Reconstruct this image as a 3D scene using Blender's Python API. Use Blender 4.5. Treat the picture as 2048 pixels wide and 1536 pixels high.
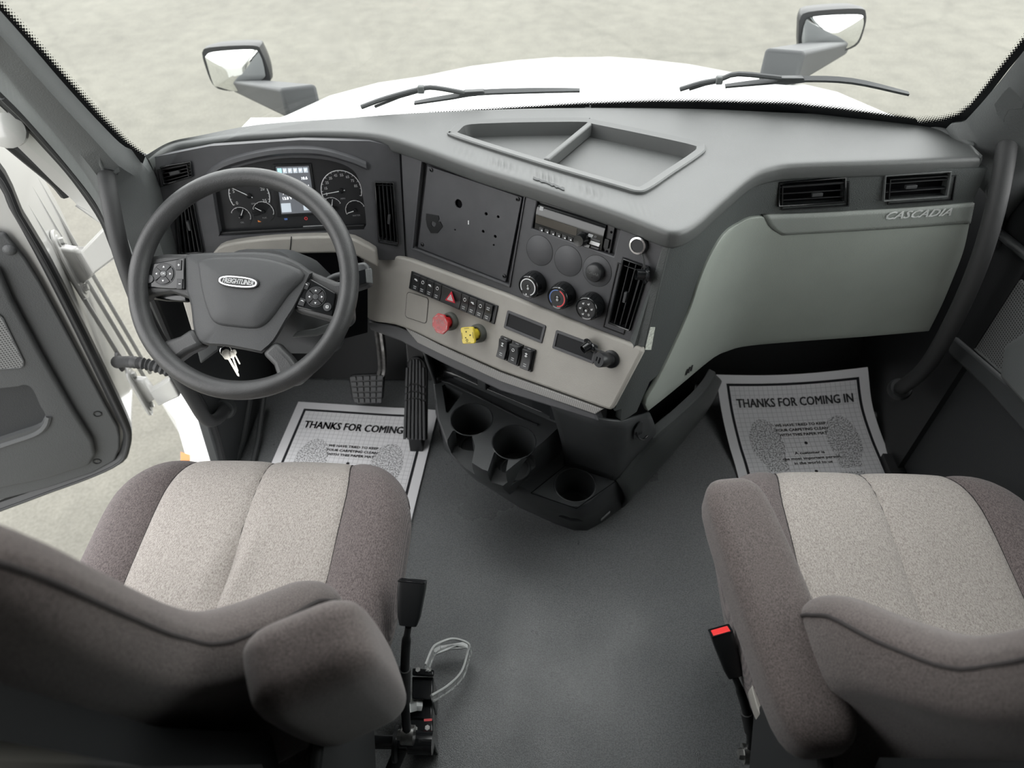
import bpy, bmesh, math, random
from mathutils import Vector as V, Matrix
from mathutils.bvhtree import BVHTree
random.seed(7)
R = math.radians
for o in list(bpy.data.objects): bpy.data.objects.remove(o, do_unlink=True)
SC = bpy.context.scene
COL = SC.collection
# ------------------------------------------------------------------ camera, world, exposure
FPX, PITCH, YAW, ROLL = 1350.0, R(46.2), R(4.0), R(2.1)
CAM = V((-.02, 0, 1.606))
FW = V((-math.sin(YAW)*math.cos(PITCH), math.cos(YAW)*math.cos(PITCH), -math.sin(PITCH)))
_r0 = V((math.cos(YAW), math.sin(YAW), 0)); _d0 = FW.cross(_r0)
RT = _r0*math.cos(ROLL) + _d0*math.sin(ROLL)
DN = -_r0*math.sin(ROLL) + _d0*math.cos(ROLL)
cd = bpy.data.cameras.new('camera'); cam = bpy.data.objects.new('camera', cd); COL.objects.link(cam)
m3 = Matrix((RT, -DN, -FW)).transposed()
cam.matrix_world = Matrix.Translation(CAM) @ m3.to_4x4()
cd.sensor_fit = 'HORIZONTAL'; cd.sensor_width = 36; cd.lens = FPX/2048*36
cd.clip_start = .01; cd.clip_end = 200
cd.dof.use_dof = True; cd.dof.focus_distance = 1.35; cd.dof.aperture_fstop = 3.6
SC.camera = cam
w = bpy.data.worlds.new('overcast_sky'); SC.world = w; w.use_nodes = True
nt = w.node_tree; bg = nt.nodes['Background']
tc = nt.nodes.new('ShaderNodeTexCoord'); sp = nt.nodes.new('ShaderNodeSeparateXYZ'); rmp = nt.nodes.new('ShaderNodeValToRGB')
nt.links.new(tc.outputs['Generated'], sp.inputs[0]); nt.links.new(sp.outputs['Z'], rmp.inputs[0]); nt.links.new(rmp.outputs[0], bg.inputs[0])
rmp.color_ramp.elements[0].position = .0; rmp.color_ramp.elements[0].color = (1.0, 1.0, .985, 1)
rmp.color_ramp.elements[1].position = .7; rmp.color_ramp.elements[1].color = (1.0, 1.0, 1.0, 1)
bg.inputs['Strength'].default_value = 1.25
VS = SC.view_settings; VS.view_transform = 'Standard'; VS.look = 'None'; VS.gamma = 1; VS.use_curve_mapping = False
VS.exposure = 1.75
# ------------------------------------------------------------------ pixel helpers (2048 x 1536 frame)
def ray(x, y): return (FW*FPX + RT*(x-1024) + DN*(y-768)).normalized()
def onp(x, y, P, N):
    d = ray(x, y); P = V(P); N = V(N); return CAM + d*((P-CAM).dot(N)/d.dot(N))
def oz(x, y, z): return onp(x, y, (0, 0, z), (0, 0, 1))
def oy(x, y, Y): return onp(x, y, (0, Y, 0), (0, 1, 0))
def ox(x, y, X): return onp(x, y, (X, 0, 0), (1, 0, 0))
class Fr:
    """a flat panel: origin, right, up, outward normal"""
    def __init__(s, O, ex, ey, n=None):
        s.O = V(O); s.ex = V(ex).normalized(); s.ey = V(ey).normalized(); s.n = V(n).normalized() if n is not None else s.ex.cross(s.ey).normalized()
    def P(s, a, b, c=0): return s.O + s.ex*a + s.ey*b + s.n*c
    def hit(s, x, y, c=0): return onp(x, y, s.O + s.n*c, s.n)
    def L(s, x, y, c=0):
        p = s.hit(x, y, c) - s.O; return p.dot(s.ex), p.dot(s.ey)
    def at(s, a, b, c=0, rot=0):
        f = Fr(s.P(a, b, c), s.ex*math.cos(rot)+s.ey*math.sin(rot), s.ey*math.cos(rot)-s.ex*math.sin(rot)); return f
def panel(O, yaw, tilt):
    y = R(yaw); t = R(tilt); ex = V((math.cos(y), -math.sin(y), 0)); nh = V((-math.sin(y), -math.cos(y), 0))
    n = nh*math.cos(t) + V((0, 0, 1))*math.sin(t); return Fr(O, ex, n.cross(ex), n)
# ------------------------------------------------------------------ object helpers
ORG = {}
def thing(name, label, cat, loc=(0, 0, 0), group=None):
    o = bpy.data.objects.new(name, None); COL.objects.link(o); o.location = loc; o.empty_display_size = .05
    o['label'] = label; o['category'] = cat
    if group: o['group'] = group
    ORG[o.name] = V(loc); return o
def struct(o, label=None):
    o['kind'] = 'structure'
    if label: o['label'] = label
    return o
def tag(o, label, cat, group=None):
    o['label'] = label; o['category'] = cat
    if group: o['group'] = group
    return o
def mk(name, vf, mat, parent=None, smooth=True, bevel=0, seg=2, sub=0, solid=0, ang=38, label=None, recalc=True):
    vs, fs = vf
    vs = [V(v) for v in vs]
    if parent is not None: org = ORG[parent.name]
    else:
        org = V((sum(v.x for v in vs)/len(vs), sum(v.y for v in vs)/len(vs), min(v.z for v in vs)))
    me = bpy.data.meshes.new(name); me.from_pydata([v-org for v in vs], [], fs)
    if recalc:
        bm = bmesh.new(); bm.from_mesh(me); bmesh.ops.remove_doubles(bm, verts=bm.verts, dist=1e-6)
        bmesh.ops.recalc_face_normals(bm, faces=bm.faces); bm.to_mesh(me); bm.free()
    if smooth:
        me.shade_smooth(); me.set_sharp_from_angle(angle=R(ang))
    o = bpy.data.objects.new(name, me); COL.objects.link(o); me.materials.append(MT[mat])
    if parent is not None: o.parent = parent; o.location = (0, 0, 0)
    else: o.location = org
    ORG[o.name] = org
    if solid:
        m = o.modifiers.new('thick', 'SOLIDIFY'); m.thickness = solid; m.offset = -1
    if bevel:
        m = o.modifiers.new('bevel', 'BEVEL'); m.width = bevel; m.segments = seg; m.limit_method = 'ANGLE'; m.angle_limit = R(35)
    if sub:
        m = o.modifiers.new('sub', 'SUBSURF'); m.levels = sub; m.render_levels = sub
    if label: o['label'] = label
    return o
def dup(o, off, parent=None):
    c = o.copy(); COL.objects.link(c)
    if parent is not None: c.parent = parent
    c.location = o.location + V(off); ORG[c.name] = ORG[o.name]+V(off); return c
def dup_tree(o, off, label=None, parent=None):
    c = dup(o, off, parent)
    if label: c['label'] = label
    for ch in list(o.children):
        k = ch.copy(); COL.objects.link(k); k.parent = c; ORG[k.name] = ORG[c.name]
        for g in list(ch.children):
            d = g.copy(); COL.objects.link(d); d.parent = k; ORG[d.name] = ORG[c.name]
    return c
def cut(o, cutters):
    """boolean difference, result kept in the mesh"""
    tmp = []
    for vf in cutters:
        t = mk('cutter', vf, 'black', None, smooth=False); tmp.append(t)
        m = o.modifiers.new('cut', 'BOOLEAN'); m.operation = 'DIFFERENCE'; m.object = t; m.solver = 'EXACT'
    bpy.context.view_layer.update()
    dg = bpy.context.evaluated_depsgraph_get(); me = bpy.data.meshes.new_from_object(o.evaluated_get(dg))
    old = o.data; o.modifiers.clear(); o.data = me; nm = old.name; bpy.data.meshes.remove(old); me.name = nm
    for t in tmp:
        d = t.data; bpy.data.objects.remove(t, do_unlink=True); bpy.data.meshes.remove(d)
    me.shade_smooth(); me.set_sharp_from_angle(angle=R(35))
# ------------------------------------------------------------------ shape generators -> (verts, faces)
def join(*parts):
    V_, F_ = [], []
    for vs, fs in parts:
        k = len(V_); V_ += list(vs); F_ += [tuple(i+k for i in f) for f in fs]
    return V_, F_
def ext(pts, d):
    n = len(pts); d = V(d); vs = [V(p) for p in pts] + [V(p)+d for p in pts]
    return vs, [tuple(range(n)), tuple(range(2*n-1, n-1, -1))] + [(i, i+n, (i+1) % n+n, (i+1) % n) for i in range(n)]
def loftp(polys, cap=True, closed=True):
    n = len(polys[0]); vs = [V(p) for q in polys for p in q]; fs = []
    m = n if closed else n-1
    for k in range(len(polys)-1):
        for i in range(m): fs.append((k*n+i, k*n+(i+1) % n, (k+1)*n+(i+1) % n, (k+1)*n+i))
    if cap and closed: fs += [tuple(range(n-1, -1, -1)), tuple(range((len(polys)-1)*n, len(polys)*n))]
    return vs, fs
def grid(rows): return loftp(rows, cap=False, closed=False)
def basis(axis):
    a = V(axis).normalized(); t = V((0, 0, 1)) if abs(a.z) < .9 else V((1, 0, 0)); u = t.cross(a).normalized(); return u, a.cross(u), a
def lathe(c, axis, prof, n=32):
    u, v, a = basis(axis); c = V(c)
    return loftp([[c + a*h + (u*math.cos(2*math.pi*i/n)+v*math.sin(2*math.pi*i/n))*max(r, 1e-4) for i in range(n)] for r, h in prof])
def cyl(c, axis, r, h, n=24, r2=None): return lathe(c, axis, [(r, 0), (r if r2 is None else r2, h)], n)
def cr(pts, k=6):
    pts = [V(p) for p in pts]; q = [2*pts[0]-pts[1]] + pts + [2*pts[-1]-pts[-2]]; out = []
    for i in range(1, len(q)-2):
        for j in range(k):
            t = j/k; a, b, c, d = q[i-1], q[i], q[i+1], q[i+2]
            out.append(.5*((2*b) + (c-a)*t + (2*a-5*b+4*c-d)*t*t + (3*b-a-3*c+d)*t**3))
    out.append(pts[-1]); return out
def cr2(pts, k=6): return [(p.x, p.y) for p in cr([V((x, y, 0)) for x, y in pts], k)]
def tube(pts, r, n=12, cap=True, flat=None):
    pts = [V(p) for p in pts]; N = len(pts); rs = r if isinstance(r, (list, tuple)) else [r]*N; rings = []; prev = None
    for i, p in enumerate(pts):
        t = (pts[min(i+1, N-1)]-pts[max(i-1, 0)]).normalized()
        if prev is None: u = basis(t)[0]
        else: u = (prev - t*prev.dot(t)).normalized()
        prev = u; v = t.cross(u)
        rings.append([p + (u*math.cos(2*math.pi*j/n) + v*math.sin(2*math.pi*j/n))*rs[i] for j in range(n)])
    return loftp(rings, cap=cap)
def torus(c, axis, RR, r, n=48, k=10):
    u, v, a = basis(axis); c = V(c); vs, fs = [], []
    for i in range(n):
        e = u*math.cos(2*math.pi*i/n) + v*math.sin(2*math.pi*i/n)
        for j in range(k): vs.append(c + e*(RR + r*math.cos(2*math.pi*j/k)) + a*r*math.sin(2*math.pi*j/k))
    for i in range(n):
        for j in range(k): fs.append((i*k+j, ((i+1) % n)*k+j, ((i+1) % n)*k+(j+1) % k, i*k+(j+1) % k))
    return vs, fs
def rr2(w, h, r, k=5, cx=0, cy=0):
    out = []
    for sx, sy, a0 in ((1, 1, 0), (-1, 1, 90), (-1, -1, 180), (1, -1, 270)):
        for i in range(k+1):
            a = R(a0+90*i/k); out.append((cx+sx*(w/2-r)+r*math.cos(a), cy+sy*(h/2-r)+r*math.sin(a)))
    return out
def fbox(f, a0, a1, b0, b1, c0, c1): return ext([f.P(a0, b0, c0), f.P(a1, b0, c0), f.P(a1, b1, c0), f.P(a0, b1, c0)], f.n*(c1-c0))
def frr(f, w, h, r, c0, c1, cx=0, cy=0, k=5): return ext([f.P(a, b, c0) for a, b in rr2(w, h, r, k, cx, cy)], f.n*(c1-c0))
def ringp(outer, inner, d):
    """frame: outer and inner loops with equal counts, extruded by d"""
    d = V(d); n = len(outer); L = [[V(p) for p in outer], [V(p) for p in inner], [V(p)+d for p in inner], [V(p)+d for p in outer]]
    vs = [p for q in L for p in q]; fs = []
    for k in range(4):
        for i in range(n): fs.append((k*n+i, k*n+(i+1) % n, ((k+1) % 4)*n+(i+1) % n, ((k+1) % 4)*n+i))
    return vs, fs
def frame_rr(f, w, h, t, r, c0, c1, cx=0, cy=0):
    o = [f.P(a, b, c0) for a, b in rr2(w, h, r, 5, cx, cy)]; i = [f.P(a, b, c0) for a, b in rr2(w-2*t, h-2*t, max(r-t, .0008), 5, cx, cy)]
    return ringp(o, i, f.n*(c1-c0))
def box(x0, x1, y0, y1, z0, z1): return ext([(x0, y0, z0), (x1, y0, z0), (x1, y1, z0), (x0, y1, z0)], (0, 0, z1-z0))
def scl(poly, k, c=None):
    c = c or sum((V(p) for p in poly), V((0, 0, 0)))/len(poly); return [c+(V(p)-c)*k for p in poly]
def coons(top, bot, lef, rig, fn):
    """pixel-space Coons patch, each sample placed on a surface by fn"""
    nu = len(top); nv = len(lef); rows = []
    for j in range(nv):
        t = j/(nv-1); row = []
        for i in range(nu):
            s = i/(nu-1); q = []
            for k in (0, 1):
                q.append((1-t)*top[i][k]+t*bot[i][k]+(1-s)*lef[j][k]+s*rig[j][k]-((1-s)*(1-t)*top[0][k]+s*(1-t)*top[-1][k]+(1-s)*t*bot[0][k]+s*t*bot[-1][k]))
            row.append(fn(*q))
        rows.append(row)
    return rows
def resample(pts, n):
    P = [V((p[0], p[1], p[2] if len(p) > 2 else 0)) for p in pts]; L = [0]
    for a, b in zip(P, P[1:]): L.append(L[-1]+(b-a).length)
    out = []; k = 0
    for i in range(n):
        s = L[-1]*i/(n-1)
        while k < len(P)-2 and L[k+1] < s: k += 1
        t = (s-L[k])/max(L[k+1]-L[k], 1e-9); out.append(P[k].lerp(P[k+1], min(max(t, 0), 1)))
    return [(p.x, p.y) for p in out] if len(pts[0]) == 2 else out
def bvh(vf): return BVHTree.FromPolygons([V(v) for v in vf[0]], [tuple(f) for f in vf[1]])
def caster(b, off=0.0, fallback=None):
    def fn(x, y):
        d = ray(x, y); loc, n, i, dist = b.ray_cast(CAM, d)
        if loc is None:
            loc, n, i, dd = b.find_nearest(CAM + d*1.5) if fallback is None else (fallback(x, y), -d, 0, 0)
        if n.dot(d) > 0: n = -n
        return loc + n*off
    return fn
def text(name, body, fn, mat, parent, size=1.0, sx=1.0, shear=0, bold=0, align='CENTER', sp=1.0, fit=None, thick=0):
    """flat lettering; fn maps (a, b) in size units onto the surface"""
    cu = bpy.data.curves.new('txt', 'FONT'); cu.body = body; cu.size = size; cu.align_x = align; cu.align_y = 'CENTER'; cu.shear = shear; cu.space_character = sp
    cu.resolution_u = 2
    t = bpy.data.objects.new('txt', cu); me = bpy.data.meshes.new_from_object(t)
    if fit and len(me.vertices): sx = fit/(max(v.co.x for v in me.vertices)-min(v.co.x for v in me.vertices))
    pts = [(v.co.x*sx, v.co.y) for v in me.vertices]; f0 = [tuple(p.vertices) for p in me.polygons]; vs, fs = [], []
    bo = bold*size*1.6; offs = [(0, 0)] if not bold else [(dx*bo, dy*bo*.6) for dx, dy in ((-1, -1), (1, -1), (1, 1), (-1, 1), (0, 0))]
    for dx, dy in offs:
        k = len(vs); vs += [fn(x+dx, y+dy) for x, y in pts]; fs += [tuple(i+k for i in q) for q in f0]
    bpy.data.objects.remove(t); bpy.data.meshes.remove(me); bpy.data.curves.remove(cu)
    if not vs: return None
    return mk(name, (vs, fs), mat, parent, smooth=False, recalc=False, solid=thick)
# ------------------------------------------------------------------ materials
MT = {}
def mat(name, col, rough=.5, metal=0, spec=.5, bump=0, bs=300, var=0, vs=40, col2=None, coat=0, stretch=(1, 1, 1), detail=4):
    m = bpy.data.materials.new(name); m.use_nodes = True; t = m.node_tree; b = t.nodes['Principled BSDF']; MT[name] = m
    b.inputs['Base Color'].default_value = (*col, 1); b.inputs['Roughness'].default_value = rough; b.inputs['Metallic'].default_value = metal
    b.inputs['Specular IOR Level'].default_value = spec; b.inputs['Coat Weight'].default_value = coat; b.inputs['Coat Roughness'].default_value = .08
    tc = t.nodes.new('ShaderNodeTexCoord'); mp = t.nodes.new('ShaderNodeMapping'); mp.inputs['Scale'].default_value = stretch; t.links.new(tc.outputs['Object'], mp.inputs[0])
    if var or col2:
        n = t.nodes.new('ShaderNodeTexNoise'); n.inputs['Scale'].default_value = vs; n.inputs['Detail'].default_value = detail; t.links.new(mp.outputs[0], n.inputs[0])
        c2 = col2 or tuple(min(1, c*(1+var)) for c in col); c1 = col if col2 else tuple(c*(1-var) for c in col)
        r = t.nodes.new('ShaderNodeValToRGB'); r.color_ramp.elements[0].position = .35; r.color_ramp.elements[1].position = .65
        r.color_ramp.elements[0].color = (*c1, 1); r.color_ramp.elements[1].color = (*c2, 1)
        t.links.new(n.outputs['Fac'], r.inputs[0]); t.links.new(r.outputs[0], b.inputs['Base Color'])
    if bump:
        n = t.nodes.new('ShaderNodeTexNoise'); n.inputs['Scale'].default_value = bs; n.inputs['Detail'].default_value = 2; t.links.new(mp.outputs[0], n.inputs[0])
        bp = t.nodes.new('ShaderNodeBump'); bp.inputs['Strength'].default_value = bump; bp.inputs['Distance'].default_value = .002; t.links.new(n.outputs['Fac'], bp.inputs['Height']); t.links.new(bp.outputs[0], b.inputs['Normal'])
    return m
def emit(name, col, s):
    m = mat(name, col, .4); b = m.node_tree.nodes['Principled BSDF']; b.inputs['Emission Color'].default_value = (*col, 1); b.inputs['Emission Strength'].default_value = s
mat('dash_top', (.075, .080, .079), .50, spec=1.0, bump=.2, bs=900, var=.06, vs=9)
mat('fascia', (.070, .071, .077), .5, spec=.5, bump=.2, bs=1100, var=.06, vs=30)
mat('fascia_grain', (.066, .073, .072), .45, bump=.5, bs=500)
mat('console', (.044, .047, .049), .42, bump=.12, bs=900, var=.08, vs=25)
mat('console_gloss', (.022, .024, .026), .22, spec=.6)
mat('black', (.008, .009, .010), .4)
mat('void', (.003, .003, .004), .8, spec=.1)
mat('gloss_black', (.010, .011, .012), .14, spec=.6)
mat('screen_black', (.006, .007, .009), .5, spec=.25)
mat('switch', (.022, .023, .025), .38)
mat('switch_lite', (.05, .052, .055), .35)
mat('beige', (.36, .345, .315), .5, bump=.25, bs=700, var=.03, vs=20)
mat('beige_dark', (.20, .195, .18), .5, bump=.3, bs=600)
mat('glove', (.315, .345, .312), .45, bump=.22, bs=650, var=.03, vs=12)
mat('rubber', (.035, .036, .037), .6, bump=.1, bs=300)
mat('wheel_leather', (.040, .041, .042), .44, bump=.22, bs=450, var=.18, vs=18)
mat('wheel_hub', (.045, .047, .049), .55, bump=.3, bs=800)
mat('chrome', (.75, .76, .77), .16, metal=1)
mat('steel', (.36, .36, .35), .34, metal=1, var=.25, vs=60)
mat('brass', (.58, .56, .50), .28, metal=1)
mat('white_paint', (.46, .462, .445), .22, coat=.5)
mat('hood_paint', (.86, .87, .86), .25, coat=.4)
mat('white_ink', (.82, .83, .84), .5)
mat('grey_ink', (.45, .46, .47), .5)
mat('black_ink', (.012, .012, .014), .6)
mat('red_knob', (.55, .025, .03), .35, coat=.3)
mat('hazard_red', (.62, .02, .045), .3)
mat('pink_ink', (.85, .62, .62), .5)
mat('yellow_knob', (.80, .62, .05), .35, coat=.3)
mat('knob_sleeve', (.10, .105, .095), .5)
mat('blue_ink', (.12, .22, .55), .4)
mat('red_ink', (.70, .07, .08), .4)
mat('amber_ink', (.75, .25, .06), .4)
mat('pillar', (.105, .112, .112), .55, bump=.35, bs=420)
mat('pillar_dark', (.045, .048, .05), .5, bump=.2, bs=500)
mat('seal', (.018, .019, .020), .45, bump=.15, bs=500)
mat('door_panel', (.070, .073, .075), .55, bump=.35, bs=380)
mat('door_pocket', (.028, .030, .032), .6, bump=.3, bs=400)
mat('firewall', (.028, .029, .030), .75, bump=.2, bs=300)
mat('floor', (.125, .132, .134), .36, spec=.6, bump=.35, bs=520, var=.28, vs=330)
_t = MT['floor'].node_tree; _n = _t.nodes.new('ShaderNodeTexNoise'); _n.inputs['Scale'].default_value = 5; _n.inputs['Detail'].default_value = 5; _tc = _t.nodes.new('ShaderNodeTexCoord'); _mr = _t.nodes.new('ShaderNodeMapRange'); _mr.inputs[1].default_value = .35; _mr.inputs[2].default_value = .65; _mr.inputs[3].default_value = .24; _mr.inputs[4].default_value = .5
_t.links.new(_tc.outputs['Object'], _n.inputs[0]); _t.links.new(_n.outputs['Fac'], _mr.inputs[0]); _t.links.new(_mr.outputs[0], _t.nodes['Principled BSDF'].inputs['Roughness'])
mat('headliner', (.34, .34, .33), .9)
mat('sleeper', (.12, .12, .12), .9)
mat('clear_edge', (.62, .64, .63), .25, spec=.7)
mat('paper_tag', (.72, .75, .68), .6, col2=(.45, .47, .42), vs=200)
mat('pedal_rubber', (.05, .052, .055), .5, bump=.15, bs=200)
mat('pedal_arm', (.20, .195, .19), .4, metal=.7, var=.25, vs=80)
mat('red_button', (.85, .05, .05), .35)
mat('badge', (.86, .88, .87), .4)
mat('mirror_glass', (.92, .94, .93), .02, metal=1)
mat('dust', (.30, .30, .29), .8)
mat('radio_lcd', (.075, .068, .058), .2)
emit('lcd', (.16, .17, .19), .10)
emit('lcd_lite', (.45, .50, .55), .25)
emit('lcd_cyan', (.35, .62, .68), .35)
emit('lcd_white', (.8, .82, .84), .4)
# woven seat cloth
def cloth(name, c1, c2, sc=480, wave=.22):
    m = bpy.data.materials.new(name); m.use_nodes = True; t = m.node_tree; b = t.nodes['Principled BSDF']; MT[name] = m
    b.inputs['Roughness'].default_value = .95; b.inputs['Specular IOR Level'].default_value = .15; b.inputs['Sheen Weight'].default_value = .25
    tc = t.nodes.new('ShaderNodeTexCoord'); mp = t.nodes.new('ShaderNodeMapping'); mp.inputs['Scale'].default_value = (1, .55, .7); t.links.new(tc.outputs['Object'], mp.inputs[0])
    n = t.nodes.new('ShaderNodeTexNoise'); n.inputs['Scale'].default_value = sc; n.inputs['Detail'].default_value = 3; n.inputs['Roughness'].default_value = .7; t.links.new(mp.outputs[0], n.inputs[0])
    wv = t.nodes.new('ShaderNodeTexWave'); wv.inputs['Scale'].default_value = 150; wv.inputs['Distortion'].default_value = 3.5; wv.inputs['Detail'].default_value = 2; wv.inputs['Detail Scale'].default_value = 60; t.links.new(tc.outputs['Object'], wv.inputs[0])
    mx = t.nodes.new('ShaderNodeMix'); mx.data_type = 'FLOAT'; mx.inputs[0].default_value = wave; t.links.new(n.outputs['Fac'], mx.inputs[2]); t.links.new(wv.outputs['Fac'], mx.inputs[3])
    r = t.nodes.new('ShaderNodeValToRGB'); r.color_ramp.elements[0].position = .34; r.color_ramp.elements[1].position = .62
    r.color_ramp.elements[0].color = (*c1, 1); r.color_ramp.elements[1].color = (*c2, 1); t.links.new(mx.outputs[0], r.inputs[0]); t.links.new(r.outputs[0], b.inputs['Base Color'])
    bp = t.nodes.new('ShaderNodeBump'); bp.inputs['Strength'].default_value = .5; bp.inputs['Distance'].default_value = .0015; t.links.new(mx.outputs[0], bp.inputs['Height']); t.links.new(bp.outputs[0], b.inputs['Normal'])
cloth('cloth_light', (.19, .168, .152), (.47, .435, .405))
cloth('cloth_dark', (.045, .037, .037), (.185, .155, .152))
cloth('cloth_arm', (.040, .033, .032), (.130, .109, .104), 760, .0)
mat('cloth_seam', (.03, .026, .026), .95)
mat('seat_shell', (.014, .015, .016), .45)
# ribbed / carbon / perforated
def stripes(name, c1, c2, scale, rot, rough=.45, dots=False):
    m = bpy.data.materials.new(name); m.use_nodes = True; t = m.node_tree; b = t.nodes['Principled BSDF']; MT[name] = m; b.inputs['Roughness'].default_value = rough
    tc = t.nodes.new('ShaderNodeTexCoord'); mp = t.nodes.new('ShaderNodeMapping'); mp.inputs['Rotation'].default_value = rot; mp.inputs['Scale'].default_value = (scale,)*3; t.links.new(tc.outputs['Object'], mp.inputs[0])
    if dots:
        v = t.nodes.new('ShaderNodeTexVoronoi'); v.inputs['Scale'].default_value = 1; v.inputs['Randomness'].default_value = 0; t.links.new(mp.outputs[0], v.inputs[0]); out = v.outputs['Distance']; e0, e1 = .28, .34
    else:
        v = t.nodes.new('ShaderNodeTexWave'); v.inputs['Scale'].default_value = 1; v.bands_direction = 'X'; t.links.new(mp.outputs[0], v.inputs[0]); out = v.outputs['Fac']; e0, e1 = .25, .75
    r = t.nodes.new('ShaderNodeValToRGB'); r.color_ramp.elements[0].position = e0; r.color_ramp.elements[1].position = e1; r.color_ramp.elements[0].color = (*c1, 1); r.color_ramp.elements[1].color = (*c2, 1)
    t.links.new(out, r.inputs[0]); t.links.new(r.outputs[0], b.inputs['Base Color'])
    bp = t.nodes.new('ShaderNodeBump'); bp.inputs['Strength'].default_value = .4; bp.inputs['Distance'].default_value = .0015; t.links.new(r.outputs[0], bp.inputs['Height']); t.links.new(bp.outputs[0], b.inputs['Normal'])
stripes('trim_carbon', (.22, .24, .225), (.34, .365, .34), 120, (0, R(35), 0))
stripes('trim_hatch', (.19, .185, .178), (.31, .305, .295), 70, (0, R(40), R(20)))
stripes('speaker_grille', (.02, .02, .02), (.19, .195, .195), 155, (0, 0, R(-23)), dots=True)
stripes('speaker_grille_dark', (.012, .012, .012), (.15, .155, .155), 155, (0, 0, 0), dots=True)
# glass and the printed frit
def glass(name, tint, frit=False):
    m = bpy.data.materials.new(name); m.use_nodes = True; t = m.node_tree; t.nodes.clear(); MT[name] = m
    out = t.nodes.new('ShaderNodeOutputMaterial'); tr = t.nodes.new('ShaderNodeBsdfTransparent'); tr.inputs[0].default_value = (*tint, 1)
    mx = t.nodes.new('ShaderNodeMixShader'); t.links.new(mx.outputs[0], out.inputs[0])
    if frit:
        df = t.nodes.new('ShaderNodeBsdfPrincipled'); df.inputs['Base Color'].default_value = (.006, .007, .008, 1); df.inputs['Roughness'].default_value = .35
        uv = t.nodes.new('ShaderNodeUVMap'); mp = t.nodes.new('ShaderNodeMapping'); t.links.new(uv.outputs[0], mp.inputs[0]); mp.inputs['Scale'].default_value = (1, 1, 0)
        sx = t.nodes.new('ShaderNodeSeparateXYZ'); t.links.new(mp.outputs[0], sx.inputs[0])
        vo = t.nodes.new('ShaderNodeTexVoronoi'); vo.voronoi_dimensions = '2D'; vo.inputs['Randomness'].default_value = 0; vo.inputs['Scale'].default_value = 1
        m2 = t.nodes.new('ShaderNodeMapping'); m2.inputs['Scale'].default_value = (220, 220, 1); m2.inputs['Rotation'].default_value = (0, 0, R(45)); t.links.new(uv.outputs[0], m2.inputs[0]); t.links.new(m2.outputs[0], vo.inputs[0])
        # v: 0 (edge, solid) .. in metres; dot radius shrinks with v
        mr = t.nodes.new('ShaderNodeMapRange'); mr.inputs[1].default_value = .0; mr.inputs[2].default_value = 1.0; mr.inputs[3].default_value = .95; mr.inputs[4].default_value = .12
        at = t.nodes.new('ShaderNodeAttribute'); at.attribute_name = 'fade'; t.links.new(at.outputs['Fac'], mr.inputs[0])
        lt = t.nodes.new('ShaderNodeMath'); lt.operation = 'LESS_THAN'; t.links.new(vo.outputs['Distance'], lt.inputs[0]); t.links.new(mr.outputs[0], lt.inputs[1])
        t.links.new(lt.outputs[0], mx.inputs[0]); t.links.new(tr.outputs[0], mx.inputs[1]); t.links.new(df.outputs[0], mx.inputs[2])
    else:
        gl = t.nodes.new('ShaderNodeBsdfGlossy'); gl.inputs['Roughness'].default_value = .02; fr = t.nodes.new('ShaderNodeFresnel'); fr.inputs[0].default_value = 1.25
        ml = t.nodes.new('ShaderNodeMath'); ml.operation = 'MULTIPLY'; ml.inputs[1].default_value = .6; t.links.new(fr.outputs[0], ml.inputs[0])
        t.links.new(ml.outputs[0], mx.inputs[0]); t.links.new(tr.outputs[0], mx.inputs[1]); t.links.new(gl.outputs[0], mx.inputs[2])
glass('glass', (.97, .99, .98)); pass; glass('frit', (1, 1, 1), True)
_m = bpy.data.materials.new('clear_film'); _m.use_nodes = True; MT['clear_film'] = _m; _t = _m.node_tree; _b = _t.nodes['Principled BSDF']; _b.inputs['Base Color'].default_value = (.75, .77, .76, 1); _b.inputs['Roughness'].default_value = .18; _b.inputs['Alpha'].default_value = .30
# concrete yard
m = bpy.data.materials.new('concrete'); m.use_nodes = True; MT['concrete'] = m; t = m.node_tree; b = t.nodes['Principled BSDF']; b.inputs['Roughness'].default_value = .9
tc = t.nodes.new('ShaderNodeTexCoord')
def _noise(sc, de, ro=.6):
    n = t.nodes.new('ShaderNodeTexNoise'); n.inputs['Scale'].default_value = sc; n.inputs['Detail'].default_value = de; n.inputs['Roughness'].default_value = ro; t.links.new(tc.outputs['Object'], n.inputs[0]); return n
n1 = _noise(.55, 6); n2 = _noise(4.5, 3, .6); n3 = _noise(55, 2)
def _ramp(src, a, b_, ca, cb):
    r = t.nodes.new('ShaderNodeValToRGB'); r.color_ramp.elements[0].position = a; r.color_ramp.elements[1].position = b_; r.color_ramp.elements[0].color = (*ca, 1); r.color_ramp.elements[1].color = (*cb, 1); t.links.new(src, r.inputs[0]); return r
r1 = _ramp(n1.outputs['Fac'], .3, .7, (.132, .129, .113), (.156, .153, .134)); r2 = _ramp(n2.outputs['Fac'], .32, .68, (.88, .88, .87), (1.10, 1.10, 1.08)); r3 = _ramp(n3.outputs['Fac'], .3, .7, (.80, .79, .76), (1.14, 1.14, 1.13))
def _mul(a, b_, f=1.0):
    x = t.nodes.new('ShaderNodeMix'); x.data_type = 'RGBA'; x.blend_type = 'MULTIPLY'; x.inputs[0].default_value = f; t.links.new(a, x.inputs[6]); t.links.new(b_, x.inputs[7]); return x.outputs[2]
vo = t.nodes.new('ShaderNodeTexVoronoi'); vo.feature = 'DISTANCE_TO_EDGE'; vo.inputs['Scale'].default_value = .16
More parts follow.
